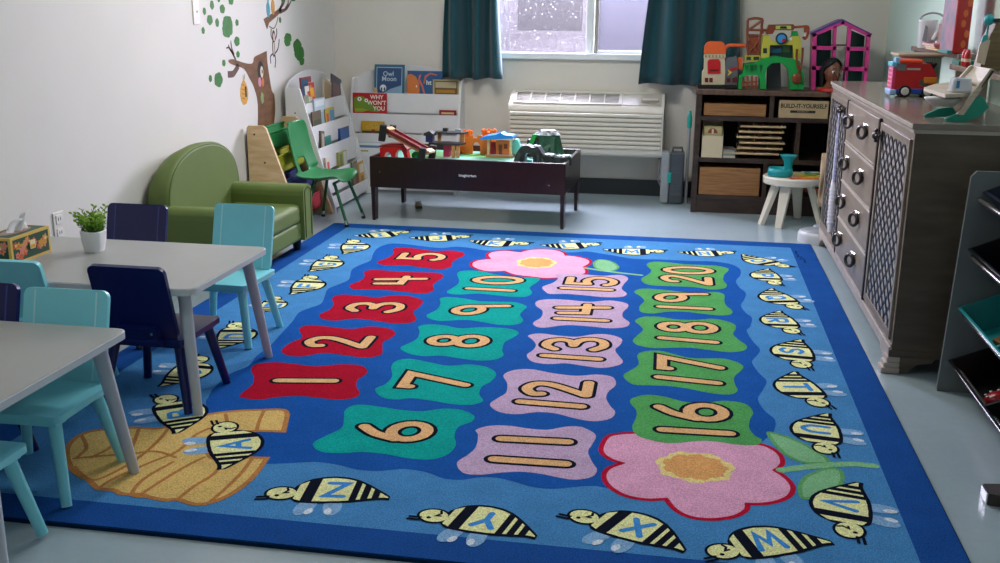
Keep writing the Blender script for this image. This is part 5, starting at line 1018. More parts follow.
# styling doll bust
sk = mat('doll brown skin', '#7a4a30', .4); hair = mat('doll black hair', '#070607', .75, bump=.5, bscale=70, stretch=(1, 1, .12))
hc = at(832, 72, y=4.585); db_ = thing('doll_bust', 'brown-skinned styling doll head with black hair at the cabinet end', 'doll', (hc.x, hc.y, CT))
az = R(-58); fd = Vector((math.cos(az), math.sin(az), 0)); sdv = Vector((-fd.y, fd.x, 0)); H0 = Vector(hc)
def headpt(t, a):
    """a head surface: egg-shaped, narrowing to the chin"""
    z = math.cos(t); r = math.sin(t)**.92; nar = 1-.30*max(0, -z)**1.4
    f = math.cos(a); return H0+fd*(.056*r*nar*f*(1+.06*max(0, f)*max(0, -z)))+sdv*(.049*r*nar*math.sin(a))+Vector((0, 0, .072*z))
m = MB(); m.grid([[headpt(max(.02, min(PI-.02, PI*j/20)), 2*PI*k/28) for k in range(28)] for j in range(21)], sk, closed_u=True)
m.lathe([(.075, -.002), (.078, .012), (.05, .03), (.026, .045), (.022, .06), (.022, max(.07, hc.z-.05-CT))], (hc.x-.012*fd.x, hc.y-.012*fd.y, CT+.003), sk, 24, sx=1.0); hd_ = prt(m, 'bust', db_)
m = MB(); eyew, eyeb, lipm = plastic('eye white', '#d6d2cc', .25), plastic('eye brown', '#1c0f0a', .25), plastic('lip rose', '#8a4440', .4)
def face(u, z, out=0): 
    a = u; t = math.acos(max(-1, min(1, z/.072))); return headpt(t, a)+fd*out
for s_ in (-1, 1):
    e = face(s_*.50, .002, -.004); m.ell(e, (.011, .011, .0095), eyew, 14, 8); m.ell(e+(fd+sdv*(.25*s_)).normalized()*.006+sdv*-.001, (.0065, .0065, .0072), eyeb, 10, 8); m.tube([face(s_*(.26+.16*i), .019+.004*math.sin(PI*i/3), .001) for i in range(4)], .0018, eyeb, 6)
    m.tube([face(s_*(.30+.14*i), .010+.003*math.sin(PI*i/3), .002) for i in range(4)], .0016, eyeb, 6)
m.ell(face(0, -.018, .002), (.007, .008, .008), sk, 10, 8); m.ell(face(0, -.040, -.001), (.006, .011, .005), lipm, 12, 6, rot=(0, 0, az)); prt(m, 'face', db_, hd_)
m = MB(); 
for s_ in (-1, 1): m.ell(face(s_*1.55, -.004, 0), (.007, .009, .013), sk, 8, 6)
prt(m, 'ear', db_, hd_)
m = MB(); rows = []
for j in range(19):
    t = j/18; row = []
    half = R(180) if t < .16 else R(180-96*min(1, (t-.16)/.25))
    for k in range(33):
        a = PI+half*(-1+2*k/32); ph = min(PI*.62, t*PI*1.05); back = .5-.5*math.cos(a)
        p = headpt(max(.03, ph), a); c = p-H0; c.z = 0
        sw = 1.13+.34*back*min(1, t*1.6)+.10*math.sin(9*a)*t*.3
        z = H0.z+.083*math.cos(min(ph, PI*.5)) if ph < PI*.5 else H0.z-.125*(t*1.05-.5)/.55
        row.append((H0.x+c.x*sw, H0.y+c.y*sw, max(z, CT+.03)))
    rows.append(row)
m.grid(rows, hair); prt(m, 'hair', db_, hd_, solid=.010)
m = MB(); m.lathe([(.088, 0), (.092, .004), (.09, .018), (.078, .022)], (hc.x+.01, hc.y-.005, CT+.0008), plastic('doll red base', '#b8231c'), 24); prt(m, 'base', db_)
# ---------------------------------------------------------------- case and wand beside the cabinet
ch = thing('play_case', 'grey plastic carry case with teal latch standing beside the cabinet', 'case', (1.965, 4.82, 0))
cg, cg2, ct = plastic('case light grey', '#9aa1a4'), plastic('case dark grey', '#4b5359'), plastic('case teal', '#1fa79a')
m = MB(); m.bx(1.885, 1.94, 4.765, 4.87, .004, .345, cg); prt(m, 'lid_shell', ch, bevel=.012, seg=3)
m = MB(); m.bx(1.942, 2.035, 4.765, 4.87, .004, .345, cg2); prt(m, 'base_shell', ch, bevel=.012, seg=3)
for z in (.06, .115, .225, .28):
    m = MB(); m.box((1.985, 4.763, z), (.07, .006, .022), cg2); prt(m, 'rib', ch, bevel=.002)
    m = MB(); m.box((1.91, 4.763, z), (.03, .006, .02), cg); prt(m, 'rib', ch, bevel=.002)
m = MB(); m.bx(1.928, 1.955, 4.752, 4.766, .145, .215, ct); prt(m, 'latch', ch, bevel=.004)
m = MB(); m.tube([(1.955, 4.815, .344), (1.958, 4.815, .372), (2.015, 4.815, .372), (2.02, 4.815, .344)], .008, cg2, 8); prt(m, 'handle', ch)
wn = thing('wand', 'thin white stick with a teal tip standing between case and cabinet', 'wand', (2.058, 4.83, 0))
m = MB(); m.cone((2.055, 4.835, 0), (2.055, 4.85, .50), .011, .011, cg); prt(m, 'stick', wn)
m = MB(); m.lathe([(.012, 0), (.015, .01), (.015, .07), (.008, .10), (.009, .112), (.002, .118)], (2.055, 4.85, .498), ct, 14); prt(m, 'tip', wn)
# ---------------------------------------------------------------- small round stool with things on it
sw_m = paint('cream white paint', '#dcd6c6', .4)
so = thing('stool', 'round white stool with four flat legs before the cabinet', 'stool', (2.685, 4.285, 0))
SH = .292; c = (2.685, 4.285)
m = MB(); m.lathe([(.0, SH-.045), (.172, SH-.045), (.178, SH-.04), (.178, SH-.006), (.172, SH), (0, SH)], (c[0], c[1], 0), sw_m, 40); prt(m, 'seat', so, bevel=.002)
for a in (200, 245, 340, 70):
    d = Vector((math.cos(R(a)), math.sin(R(a)), 0)); tq = Vector((-d.y, d.x, 0)); T_ = Vector((c[0], c[1], SH-.046))+d*.105; B_ = Vector((c[0], c[1], 0))+d*.185
    m = MB(); vs = [B_-tq*.02-d*.014, B_+tq*.02-d*.014, B_+tq*.02+d*.014, B_-tq*.02+d*.014, T_-tq*.033-d*.016, T_+tq*.033-d*.016, T_+tq*.033+d*.016, T_-tq*.033+d*.016]
    m.add(vs, [(3, 2, 1, 0), (4, 5, 6, 7), (0, 1, 5, 4), (1, 2, 6, 5), (2, 3, 7, 6), (3, 0, 4, 7)], sw_m); prt(m, 'leg', so, bevel=.003)
tp = plastic('teal bath toy plastic', '#129aa0', .35)
pp = thing('toy_potty', 'teal plastic toy basin with a flared funnel on the round stool', 'toy', (2.605, 4.255, SH))
m = MB(); m.lathe([(0, .002), (.062, .002), (.07, .01), (.068, .03), (.064, .052), (.058, .05), (.056, .028), (.03, .016), (0, .014)], (2.603, 4.25, SH), tp, 28, sx=1.08); prt(m, 'basin', pp)
m = MB(); rows = []
for r_, z in ((.03, .012), (.024, .05), (.026, .085), (.045, .118), (.052, .128), (.046, .126), (.03, .1)): rows.append([(2.648+r_*math.cos(2*PI*k/20), 4.265+r_*.75*math.sin(2*PI*k/20), SH+z) for k in range(20)])
m.grid(rows, tp, closed_u=True); m.poly(rows[-1], tp); prt(m, 'funnel', pp)
for k, (x, y, rz, w, h, c1, c2, lb) in enumerate(((2.735, 4.20, 10, .17, .09, '#d9502f', '#e7a13a', 'orange and red picture card at the front of the stool'), (2.765, 4.285, -20, .14, .10, '#d6c23a', '#3f8a4a', 'yellow and green picture card on the stool'), (2.80, 4.37, 5, .10, .08, '#3a8a86', '#dcd9c0', 'teal and cream picture card at the back of the stool'))):
    m = MB(); z = SH+.0008+.004*k; m.box((0, 0, 0), (w, h, .003), cov(c1)); m.box((.02, .0, .0017), (w*.5, h*.6, .0006), cov(c2)); m.box((-.05, .01, .0018), (w*.2, h*.4, .0008), cov('#e6d9b8'))
    M_ = Matrix.Translation((x, y, z+.0015)) @ Matrix.Rotation(R(rz), 4, 'Z'); m.v = [tuple(M_ @ Vector(p)) for p in m.v]; single(m, 'picture_card', lb, 'card')
# white plastic base with two lobes behind the dresser's foot
m = MB(); gw = plastic('grey white plastic', '#c5c8cc', .4); gg = plastic('light grey plastic', '#8f969a', .4)
st_ = thing('step_stool', 'low white plastic step stool with grey treads by the far dresser foot', 'step stool', (2.86, 3.86, 0))
for cx, cy, r in ((2.80, 3.80, .115), (2.88, 3.94, .10)):
    m = MB(); m.lathe([(r, 0), (r, .045), (r*.94, .058), (r*.88, .06)], (cx, cy, 0.0 if cy > 3.67 else .0), gw, 32); s0 = prt(m, 'body', st_)
    m = MB(); m.lathe([(r*.87, .055), (r*.87, .062), (0, .062)], (cx, cy, 0), gg, 32); prt(m, 'tread', st_, s0)
# ---------------------------------------------------------------- dresser (front faces -x)
dw = wood('greige painted wood', '#8f8273', '#7a6e61', .38, (2, 2, 8)); dwl = wood('pale dresser trim and highlight', '#bdb3a8', '#a69b8f', .32, (2, 6, 2)); dwe = wood('shaded dresser end', '#63584a', '#50463a', .4, (2, 2, 9)); dtop = wood('dresser top wood', '#8d8378', '#796f65', .16, (3, 8, 2))  # the ends get a darker greige, their shade put into the colour
dkm = mat('dark moulding', '#2c2120', .35); latm = mat('dark lattice', '#15141b', .4); latb = mat('pale lattice backing', '#989391', .7); pewter = mat('pewter', '#4c4846', .28, metal=.9); silver = mat('silver', '#cfcac6', .2, metal=1)
DX, DY0, DY1, DT = 2.80, 1.60, 3.74, .893
dr_ = thing('dresser', 'long greige dresser with lattice doors and ring pulls along the right wall', 'dresser', (3.03, 2.65, 0))
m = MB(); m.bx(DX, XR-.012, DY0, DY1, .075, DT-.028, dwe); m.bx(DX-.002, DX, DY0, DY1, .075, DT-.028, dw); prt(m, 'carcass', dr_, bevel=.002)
m = MB(); m.bx(DX-.014, XR-.012, DY0-.012, DY1+.012, DT-.020, DT, dtop); m.bx(DX-.008, XR-.012, DY0-.007, DY1+.007, DT-.034, DT-.020, dwl); m.bx(DX-.0155, DX-.014, DY0-.012, DY1+.012, DT-.018, DT-.003, dwl); prt(m, 'top', dr_, bevel=.003)  # last strip: highlight along the top's front edge, painted in pale trim colour
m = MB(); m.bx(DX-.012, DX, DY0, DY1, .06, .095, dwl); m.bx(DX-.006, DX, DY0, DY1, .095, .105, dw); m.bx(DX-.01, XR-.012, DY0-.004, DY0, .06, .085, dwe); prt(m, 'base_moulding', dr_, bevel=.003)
for y, sgn in ((DY0, 1), (DY1, -1)):
    m = MB(); q = [(0, .062), (.16, .062), (.15, .045), (.10, .038), (.075, .012), (.07, 0), (.0, 0)]
    m.prism([(DX-.012, y+sgn*a, z) for a, z in q], (.02, 0, 0), dwl)
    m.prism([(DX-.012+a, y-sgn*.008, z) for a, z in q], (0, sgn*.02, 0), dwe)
    for k, (z0, z1, e) in enumerate(((.0, .022, .022), (.022, .04, .013), (.04, .062, .004))): m.bx(DX-.012-e, DX+.03, min(y-sgn*(.008+e*.4), y+sgn*.05), max(y-sgn*(.008+e*.4), y+sgn*.05), z0, z1, dwl)
    f_ = prt(m, 'bracket_foot', dr_, bevel=.004)
def lattice_door(y0, y1, knob_y):
    z0, z1, w = .115, .835, .028; fx = DX-.012
    m = MB(); m.bx(fx, DX-.002, y0, y0+w, z0, z1, dw); m.bx(fx, DX-.002, y1-w, y1, z0, z1, dw); m.bx(fx, DX-.002, y0+w, y1-w, z0, z0+w, dw); m.bx(fx, DX-.002, y0+w, y1-w, z1-w, z1, dw); d = prt(m, 'door', dr_, bevel=.002)
    m = MB(); m.bx(DX-.005, DX-.0025, y0+w, y1-w, z0+w, z1-w, latb); ya, yb, za, zb = y0+w, y1-w, z0+w, z1-w
    py, pz = .082, .062; sl = pz/py; W_ = .0055
    def seg(c, s):
        pts = []
        for y in (ya, yb):
            z = c+s*(y-ya)
            if za <= z <= zb: pts.append((y, z))
        for z in (za, zb):
            y = ya+(z-c)/s
            if ya < y < yb: pts.append((y, z))
        return sorted(pts)[:2] if len(pts) >= 2 else None
    c = za-sl*(yb-ya)
    while c < zb+sl*(yb-ya):
        for s in (sl, -sl):
            g = seg(c, s)
            if g:
                (a1, b1), (a2, b2) = g; dd = Vector((0, a2-a1, b2-b1))
                if dd.length > .01:
                    n = Vector((0, -dd.z, dd.y)).normalized()*W_; m.prism([Vector((DX-.0055-(.0015 if s > 0 else 0), a1, b1))-n, Vector((DX-.0055-(.0015 if s > 0 else 0), a2, b2))-n, Vector((DX-.0055-(.0015 if s > 0 else 0), a2, b2))+n, Vector((DX-.0055-(.0015 if s > 0 else 0), a1, b1))+n], (-.0015, 0, 0), latm)
        c += pz
    q = prt(m, 'lattice', dr_, d); q['label'] = 'dark diamond lattice over pale backing'
    m = MB(); m.cone((fx, knob_y, .785), (fx-.014, knob_y, .785), .007, .006, pewter, 10); m.ell((fx-.022, knob_y, .785), (.012, .017, .017), pewter, 14, 8); m.cone((fx-.002, knob_y, .785), (fx, knob_y, .785), .018, .02, pewter, 14)
    for a in range(4): m.ell((fx-.018, knob_y+.02*math.cos(a*PI/2), .785+.02*math.sin(a*PI/2)), (.008, .008, .008), pewter, 8, 6)
    prt(m, 'knob', dr_, d)
lattice_door(1.625, 2.19, 2.165); lattice_door(3.10, 3.70, 3.20)
for y in (2.205, 3.075):
    m = MB(); m.bx(DX-.016, DX-.002, y, y+.018, .10, .848, dkm); prt(m, 'dark_moulding', dr_, bevel=.004)
for k, (z0, z1) in enumerate(((.655, .845), (.470, .642), (.288, .460), (.108, .278))):
    m = MB(); m.bx(DX-.014, DX-.002, 2.235, 3.06, z0, z1, dw); d = prt(m, 'drawer', dr_, bevel=.004)
    m = MB(); m.bx(DX-.0155, DX-.014, 2.245, 3.05, z0+.001, z0+.008, dwl); prt(m, 'edge_bead', dr_, d)
    if k: m = MB(); m.bx(DX-.017, DX-.002, 2.226, 3.07, z1+.001, z1+.009, dwl); prt(m, 'drawer_rail', dr_, bevel=.003)
    for y in (2.475, 2.89):
        zc = (z0+z1)/2+.01; m = MB(); m.box((DX-.0165, y, zc+.012), (.005, .026, .05), silver); m.ell((DX-.022, y, zc+.028), (.008, .008, .008), silver, 10, 6); m.cone((DX-.016, y-.02, zc+.034), (DX-.026, y+.025, zc+.036), .003, .003, silver, 8); h_ = prt(m, 'pull_plate', dr_, d, bevel=.002)
        m = MB(); m.tube([(DX-.036-.013*math.sin(a), y+.020*math.sin(a), zc+.002+.025*math.cos(a)) for a in [2*PI*i/18 for i in range(18)]], .0075, pewter, 8, closed=True); prt(m, 'pull_ring', dr_, h_)
# tassel hanging from the far door's knob
tsm = mat('white cotton cord', '#dfe0ea', .9, var=.5, vscale=120, col2='#7d80b8', stretch=(1, 1, 1)); tsw = mat('white cotton', '#eceaf0', .9, bump=.4, bscale=200)
ts = thing('tassel', 'long white and blue beaded tassel hanging from the far dresser knob', 'tassel', (DX-.034, 3.16, .18))
m = MB()
for s_ in (-.012, .008): m.tube([(DX-.034, 3.195+s_*.2, .785), (DX-.034, 3.18+s_, .6), (DX-.034, 3.165+s_, .44)], [.004, .007, .009], tsm, 10)
prt(m, 'beaded_cord', ts)
m = MB(); m.tube([(DX-.034, 3.163, .45), (DX-.034, 3.157, .40), (DX-.034, 3.15, .25), (DX-.034, 3.148, .19)], [.011, .0165, .0165, .012], tsw, 14); 
for k in range(10): m.lathe([(.0165, -.006), (.019, 0), (.0165, .006)], (DX-.034, 3.157-.0008*k, .40-.018*k), tsw, 14)
prt(m, 'tassel_skirt', ts)
# cloth at the far end of the dresser
m = MB(); rows = [[(2.79+.008*math.sin(k), 3.768+.02*j/8+.012*math.sin(k*1.3+j), .50-.29*j/8-.012*math.sin(k*.9)*(j > 6)) for k in range(9)] for j in range(9)]
rows = [[(2.775+.012*k+.006*math.sin(j*.7), p[1], p[2]) for k, p in enumerate(r_)] for r_ in rows]; m.grid(rows, mat('peach cloth', '#cdb08f', .9)); hk = m.build('cloth', solid=.004); tag(hk, 'peach cloth hanging at the far end of the dresser', 'cloth')
# ---------------------------------------------------------------- on the dresser
ri = thing('riser_shelf', 'greige raised shelf along the wall on top of the dresser', 'shelf', (3.18, 2.5, DT))
RZ1 = 1.045; RX0 = 3.12
m = MB(); m.bx(RX0-.008, XR-.015, 1.64, 2.60, RZ1-.022, RZ1, dtop); prt(m, 'shelf_board', ri, bevel=.004)
for y in (1.66, 2.58):
    m = MB(); m.bx(RX0+.015, XR-.015, y-.011, y+.011, DT+.0005, RZ1-.022, dwl); prt(m, 'upright', ri)
bus = thing('toy_bus', 'red toy bus with blue chassis and white hubcaps on the dresser', 'toy', (3.0, 2.5, DT), R(0))
bl, lbl, pkb = plastic('bus blue', '#2350b0'), plastic('bus pale blue', '#8fb4de'), plastic('bus pink', '#d3447a')
q0 = at(889.5, 97, z=DT); X0, X1, Y0, Y1 = q0.x+.016, q0.x+.155, q0.y, q0.y+.11; ZB = DT+.012
m = MB(); m.prism([(X0, Y0, DT+.03), (X1+.03, Y0, DT+.03), (X1+.03, Y0, DT+.1), (X1, Y0, DT+.145), (X0+.01, Y0, DT+.145), (X0, Y0, DT+.12)], (0, Y1-Y0, 0), trd); b_ = prt(m, 'body', bus, bevel=.005)
m = MB(); m.bx(X0+.10, X0+.14, Y0-.0015, Y0, DT+.05, DT+.075, plastic('bus grey', '#5a5148')); prt(m, 'side_hatch', bus, b_)
m = MB(); m.box((X0+.02, Y0-.001, DT+.13), (.04, .003, .03), mat('bus glass', '#6a6a6e', .1)); prt(m, 'window', bus, b_)
m = MB(); m.bx(X0+.045, X0+.1, Y0-.002, Y0, DT+.118, DT+.126, plastic('bus silver', '#b9b4b0')); prt(m, 'stripe', bus, b_)
m = MB(); m.bx(X0+.01, X1-.03, Y0-.004, Y1, DT+.146, DT+.162, plastic('bus orange', '#e2471f')); prt(m, 'roof', bus, bevel=.006)
m = MB(); m.bx(X0-.012, X0, Y0+.004, Y1-.004, DT+.034, DT+.13, pkb)
for k in range(5): m.bx(X0-.014, X0-.012, Y0+.01, Y1-.01, DT+.044+.018*k, DT+.05+.018*k, plastic('bus pale pink', '#e79bb8'))
prt(m, 'grille', bus, bevel=.002)
m = MB(); m.bx(X0-.018, X0+.014, Y0, Y1, DT+.131, DT+.15, plastic('bus aqua', '#58b7cf')); m.bx(X0-.006, X0+.016, Y0, Y0+.04, DT+.15, DT+.17, lbl); prt(m, 'visor', bus, bevel=.003)
m = MB(); m.bx(X0-.02, X0+.01, Y0-.004, Y1, DT+.008, DT+.034, lbl); prt(m, 'bumper', bus, bevel=.006)
m = MB(); m.bx(X0+.01, X1+.03, Y0-.002, Y1, DT+.014, DT+.04, bl); prt(m, 'chassis', bus, bevel=.006)
for x in (X0+.045, X1+.0):
    for y, s_ in ((Y0-.006, 1), (Y1+.006, -1)):
        m = MB(); m.cone((x, y, DT+.026), (x, y+s_*.022, DT+.026), .026, .026, black_pl, 22); wl = prt(m, 'wheel', bus, bevel=.003)
        m = MB(); m.cone((x, y-s_*.002, DT+.026), (x, y, DT+.026), .014, .017, plastic('hub white', '#d6d3cc'), 18); prt(m, 'hubcap', bus, wl)
m = MB(); m.bx(X1-.02, X1+.035, Y0-.004, Y0+.05, DT+.062, DT+.088, plastic('bus yellow', '#d98a1f')); prt(m, 'hose_box', bus, bevel=.004)
hs = thing('toy_house', 'mint toy house with tan roof behind the red bus', 'toy', (3.05, 2.96, DT))
mt_, tr_ = plastic('house mint', '#9fc7b6', .3), plastic('house tan', '#a3927a', .4)
HX0, HX1, HY, HZ = 2.965, 3.14, 2.88, 1.06
m = MB(); m.bx(HX0, HX1, HY, HY+.012, DT+.0008, HZ, mt_); m.bx(HX0, HX1, HY+.15, HY+.16, DT+.0008, HZ, mt_)
for x in (HX0, HX1-.01): m.bx(x, x+.010, HY+.012, HY+.15, DT+.0008, HZ, mt_)
for k in range(11): m.bx(HX0+.06+.009*k, HX0+.064+.009*k, HY-.003, HY, DT+.02, HZ-.005, plastic('house pale', '#c9dfd3'))
w_ = prt(m, 'walls', hs)
m = MB(); m.bx(HX0-.006, HX0+.05, HY-.014, HY-.002, HZ-.075, HZ-.004, plastic('house white', '#d6e6e6'))
for k in range(3): m.bx(HX0+.001+.015*k, HX0+.012+.015*k, HY-.017, HY-.014, HZ-.062, HZ-.012, plastic('house glass', '#3f8fa0'))
prt(m, 'window', hs, w_)
m = MB(); m.bx(HX0-.014, HX1+.004, HY-.025, HY+.17, HZ+.0005, HZ+.014, tr_); prt(m, 'roof', hs, bevel=.004)
m = MB(); m.ell((3.09, HY-.025, HZ-.038), (.026, .016, .018), plastic('toy dark brown', '#2c1a16'), 12, 8); m.ell((3.073, HY-.03, HZ-.03), (.012, .01, .01), plastic('toy dark brown', '#2c1a16'), 8, 6); m.ell((3.107, HY-.03, HZ-.03), (.012, .01, .01), plastic('toy dark brown', '#2c1a16'), 8, 6); prt(m, 'flower_box', hs, w_)
r2 = thing('riser_shelf', 'taller greige raised shelf behind the mint toy house, carrying notebooks and a watering can', 'shelf', (3.18, 3.1, DT)); RZ2 = 1.085
m = MB(); m.bx(3.15, XR-.015, 2.63, 3.62, RZ2-.022, RZ2, dtop); prt(m, 'shelf_board', r2, bevel=.004)
for y in (2.65, 3.6):
    m = MB(); m.bx(3.16, XR-.015, y-.011, y+.011, DT+.0005, RZ2-.022, dwl); prt(m, 'upright', r2)
# wooden doll lounger with teal feet
wl_ = wood('pale lounger wood', '#cfc4b2', '#b7a88f', .45); tf = plastic('lounger teal', '#0f8f78', .35)
Y = 1.72; lg = thing('doll_lounger', 'pale wooden doll lounge chair with teal feet at the dresser end', 'toy', (2.99, 1.76, DT))
def lpt(px, py, y): return at(px, py, y=y)
def back_px(pts): return zoomed(870, 40, 6.254, pts)
m = MB(); S = [(330,315),(350,335),(480,360),(640,350),(700,330),(640,315),(500,318),(430,300),(340,302)]
P = [at(x, y, z=DT+.085) for x, y in back_px([(335,318),(470,362),(640,352),(690,318),(520,280),(400,295)])]; m.prism(P, (0, 0, .012), wl_); prt(m, 'seat_board', lg, bevel=.003)
m = MB(); q = back_px([(545,465),(585,470),(778,195),(765,180),(750,185)]); m.prism([lpt(x, y, 1.675) for x, y in q], (0, .016, 0), wl_); prt(m, 'side_rail', lg); m = MB(); q = back_px([(400,410),(440,410),(650,170),(640,158),(625,165)]); m.prism([lpt(x, y, 1.81) for x, y in q], (0, .016, 0), wl_); prt(m, 'side_rail', lg)
m = MB(); q = [lpt(*back_px([(690,300)])[0], 1.675), lpt(*back_px([(768,182)])[0], 1.675), lpt(*back_px([(640,160)])[0], 1.825), lpt(*back_px([(560,245)])[0], 1.825)]; m.prism(q, (.008, 0, -.004), wl_); prt(m, 'back_board', lg, bevel=.003)
for yy, q in ((1.68, [(470,495),(560,455),(640,380),(700,345),(745,420),(680,480),(600,508),(480,508)]), (1.82, [(342,450),(430,410),(520,400),(545,440),(480,460),(350,462)])):
    m = MB(); P = [lpt(x, y, yy) for x, y in back_px(q)]; lo = min(p.z for p in P); P = [Vector((p.x, p.y, p.z-lo+DT+.0006)) for p in P]; m.prism(P, (0, .022, 0), tf); prt(m, 'foot', lg, bevel=.003)
m = MB(); m.lathe([(.0, 0), (.03, .0), (.05, .022), (.052, .03), (0, .03)], (2.905, 1.735, DT+.048), plastic('seat pale grey', '#b9b8b2', .4), 24, sx=1.2); prt(m, 'seat_bowl', lg)
cl = thing('clear_box', 'small clear plastic tub on the doll lounger', 'tub', (2.955, 1.73, DT+.0975)); clr = mat('clear plastic', '#d3dae2', .15, alpha=.75)
m = MB(); m.box((2.955, 1.73, DT+.1225), (.07, .06, .05), clr, taper=.85); prt(m, 'tub', cl, bevel=.008, seg=3)
m = MB(); m.box((2.94, 1.6985, DT+.125), (.010, .002, .025), plastic('label blue', '#2f7fb0')); prt(m, 'sticker', cl)
# things on the raised shelves
for k, (y0, y1, w, c, lb) in enumerate(((2.95, 3.19, .10, '#d8a63a', 'yellow notebook at the bottom of the pile beside the watering can'), (2.96, 3.18, .105, '#e0c24e', 'pale yellow notebook in the middle of the pile'), (2.95, 3.20, .11, '#c9628a', 'pink notebook on top of the pile'))):
    m = MB(); z = RZ2+.001+.0095*k; x = 3.130-.008*k; m.bx(x, x+w, y0, y1, z, z+.0018, cov(c)); m.bx(x, x+w, y0, y1, z+.0072, z+.009, cov(c)); m.bx(x+.002, x+w-.002, y0+.003, y1-.003, z+.0018, z+.0072, paper); single(m, 'notebook', lb, 'notebook', 'notebooks piled on the raised shelf')
wc = thing('watering_can', 'white metal watering can on the raised shelf by the mint wall', 'watering can', (3.155, 3.32, RZ2)); wm_ = paint('white enamel', '#d9dadd', .3)
cx_, cy_ = 3.158, 3.32
m = MB(); m.lathe([(.036, 0), (.039, .004), (.043, .125), (.045, .132), (.041, .132), (.038, .115), (0, .105)], (cx_, cy_, RZ2+.0008), wm_, 28); q = prt(m, 'can', wc)
m = MB(); m.tube(crom([(cx_-.04, cy_, RZ2+.125), (cx_-.03, cy_, RZ2+.15), (cx_+.005, cy_-.01, RZ2+.165), (cx_+.045, cy_-.02, RZ2+.16), (cx_+.07, cy_-.02, RZ2+.14)], closed=False, n=5), .005, mat('grey enamel', '#9a9b9c', .4), 8); prt(m, 'handle', wc)
m = MB(); m.tube(crom([(cx_+.025, cy_-.035, RZ2+.04), (cx_+.045, cy_-.045, RZ2+.09), (cx_+.055, cy_-.05, RZ2+.135), (cx_+.085, cy_-.06, RZ2+.165)], closed=False, n=4), [.014-.0005*k for k in range(13)], wm_, 10); prt(m, 'spout', wc)
m = MB(); m.prism([(cx_-.028, cy_-.040, RZ2+.035), (cx_-.008, cy_-.044, RZ2+.03), (cx_-.008, cy_-.044, RZ2+.10), (cx_-.02, cy_-.042, RZ2+.11)], (0, -.0015, 0), plastic('grey print', '#8b8b93')); prt(m, 'printed_leaf', wc)  # flat grey print on the front of the can
m = MB(); m.bx(3.19, 3.262, 3.13, 3.24, RZ2+.001, RZ2+.115, mat('mauve brown card', '#8d6c66', .7)); single(m, 'card_box', 'mauve brown card box right of the watering can', 'box', bevel=.002)
gb = thing('toy_box', 'tall red packaged toy box with a clear front on the raised shelf', 'box', (3.16, 2.74, RZ2))
m = MB(); m.bx(3.132, 3.192, 2.66, 2.91, RZ2+.001, RZ2+.34, mat('glossy red card', '#b21d1c', .25)); b_ = prt(m, 'carton', gb, bevel=.002)
m = MB(); m.bx(3.1305, 3.132, 2.67, 2.90, RZ2+.012, RZ2+.33, mat('printed window', '#cf95ac', .2, var=.7, vscale=14, col2='#7d95a8')); q = prt(m, 'window', gb, b_); q['label'] = 'pink and grey printed window'
m = MB()
for k in range(7): m.prism([(3.170+.010*math.sin(k*2)+.010*math.cos(a), 2.6592, RZ2+.04+.042*k+.016*math.sin(a)) for a in [2*PI*i/12 for i in range(12)]], (0, -.0006, 0), mat('printed orange', '#d8611f', .3))
prt(m, 'printed_spots', gb, b_)
m = MB(); m.bx(3.117, 3.20, 2.47, 2.585, RZ1+.001, RZ1+.018, cov('#0f6a5c')); single(m, 'teal_book', 'dark teal book lying before the red toy box', 'book', bevel=.002)
m = MB(); m.bx(3.110, 3.129, 2.66, 2.84, RZ2+.001, RZ2+.012, cov('#2f8f8a')); single(m, 'thin_book', 'thin teal booklet lying left of the red toy box', 'book')
for y, lb in ((2.43, 'red toy bottle on the raised shelf, left of the pair'), (2.385, 'red toy bottle on the raised shelf, right of the pair')):
    m = MB(); m.lathe([(.0, 0), (.011, 0), (.0125, .005), (.0125, .045), (.009, .057), (.006, .066), (0, .068)], (3.128, y, RZ1+.001), plastic('bottle red', '#b51f1f', .25), 18); m.lathe([(.0128, .018), (.0129, .03)], (3.128, y, RZ1+.001), plastic('bottle cream', '#dcc9a8'), 18); single(m, 'toy_bottle', lb, 'bottle')
tb = thing('wooden_toy', 'olive wooden toy castle with a teal ball finial on the raised shelf', 'toy', (3.168, 2.18, RZ1))
ol = wood('olive wood', '#7d6a45', '#5e4f31', .5)
m = MB(); m.prism([(3.113, 2.13, RZ1+.001), (3.238, 2.13, RZ1+.001), (3.238, 2.13, RZ1+.175), (3.153, 2.13, RZ1+.175), (3.128, 2.13, RZ1+.10)], (0, .10, 0), ol); b_ = prt(m, 'block', tb, bevel=.003)
m = MB(); m.bx(3.148, 3.24, 2.125, 2.235, RZ1+.176, RZ1+.19, mat('dark cap', '#1d1712', .5)); prt(m, 'cap', tb)
m = MB(); m.cone((3.128, 2.15, RZ1+.10), (3.130, 2.15, RZ1+.17), .005, .004, tp, 8); m.ell((3.130, 2.15, RZ1+.185), (.019, .019, .021), tp, 18, 12); prt(m, 'ball_finial', tb)
m = MB(); m.prism([(3.096, 2.128, RZ1+.03), (3.126, 2.128, RZ1+.02), (3.136, 2.128, RZ1+.11), (3.113, 2.128, RZ1+.13), (3.100, 2.128, RZ1+.09)], (0, -.008, 0), plastic('figure cream', '#cdbda2')); m.prism([(3.104, 2.127, RZ1+.10), (3.128, 2.127, RZ1+.115), (3.123, 2.127, RZ1+.135), (3.108, 2.127, RZ1+.125)], (0, -.01, 0), tp); prt(m, 'figure', tb)
wb = thing('whiteboard', 'small white board with black marks at the right edge on the raised shelf', 'board', (3.2, 1.80, RZ1))
m = MB(); m.bx(3.105, 3.262, 1.795, 1.81, RZ1+.001, RZ1+.175, plastic('board white', '#dfe0e3', .25)); b_ = prt(m, 'panel', wb, bevel=.004)
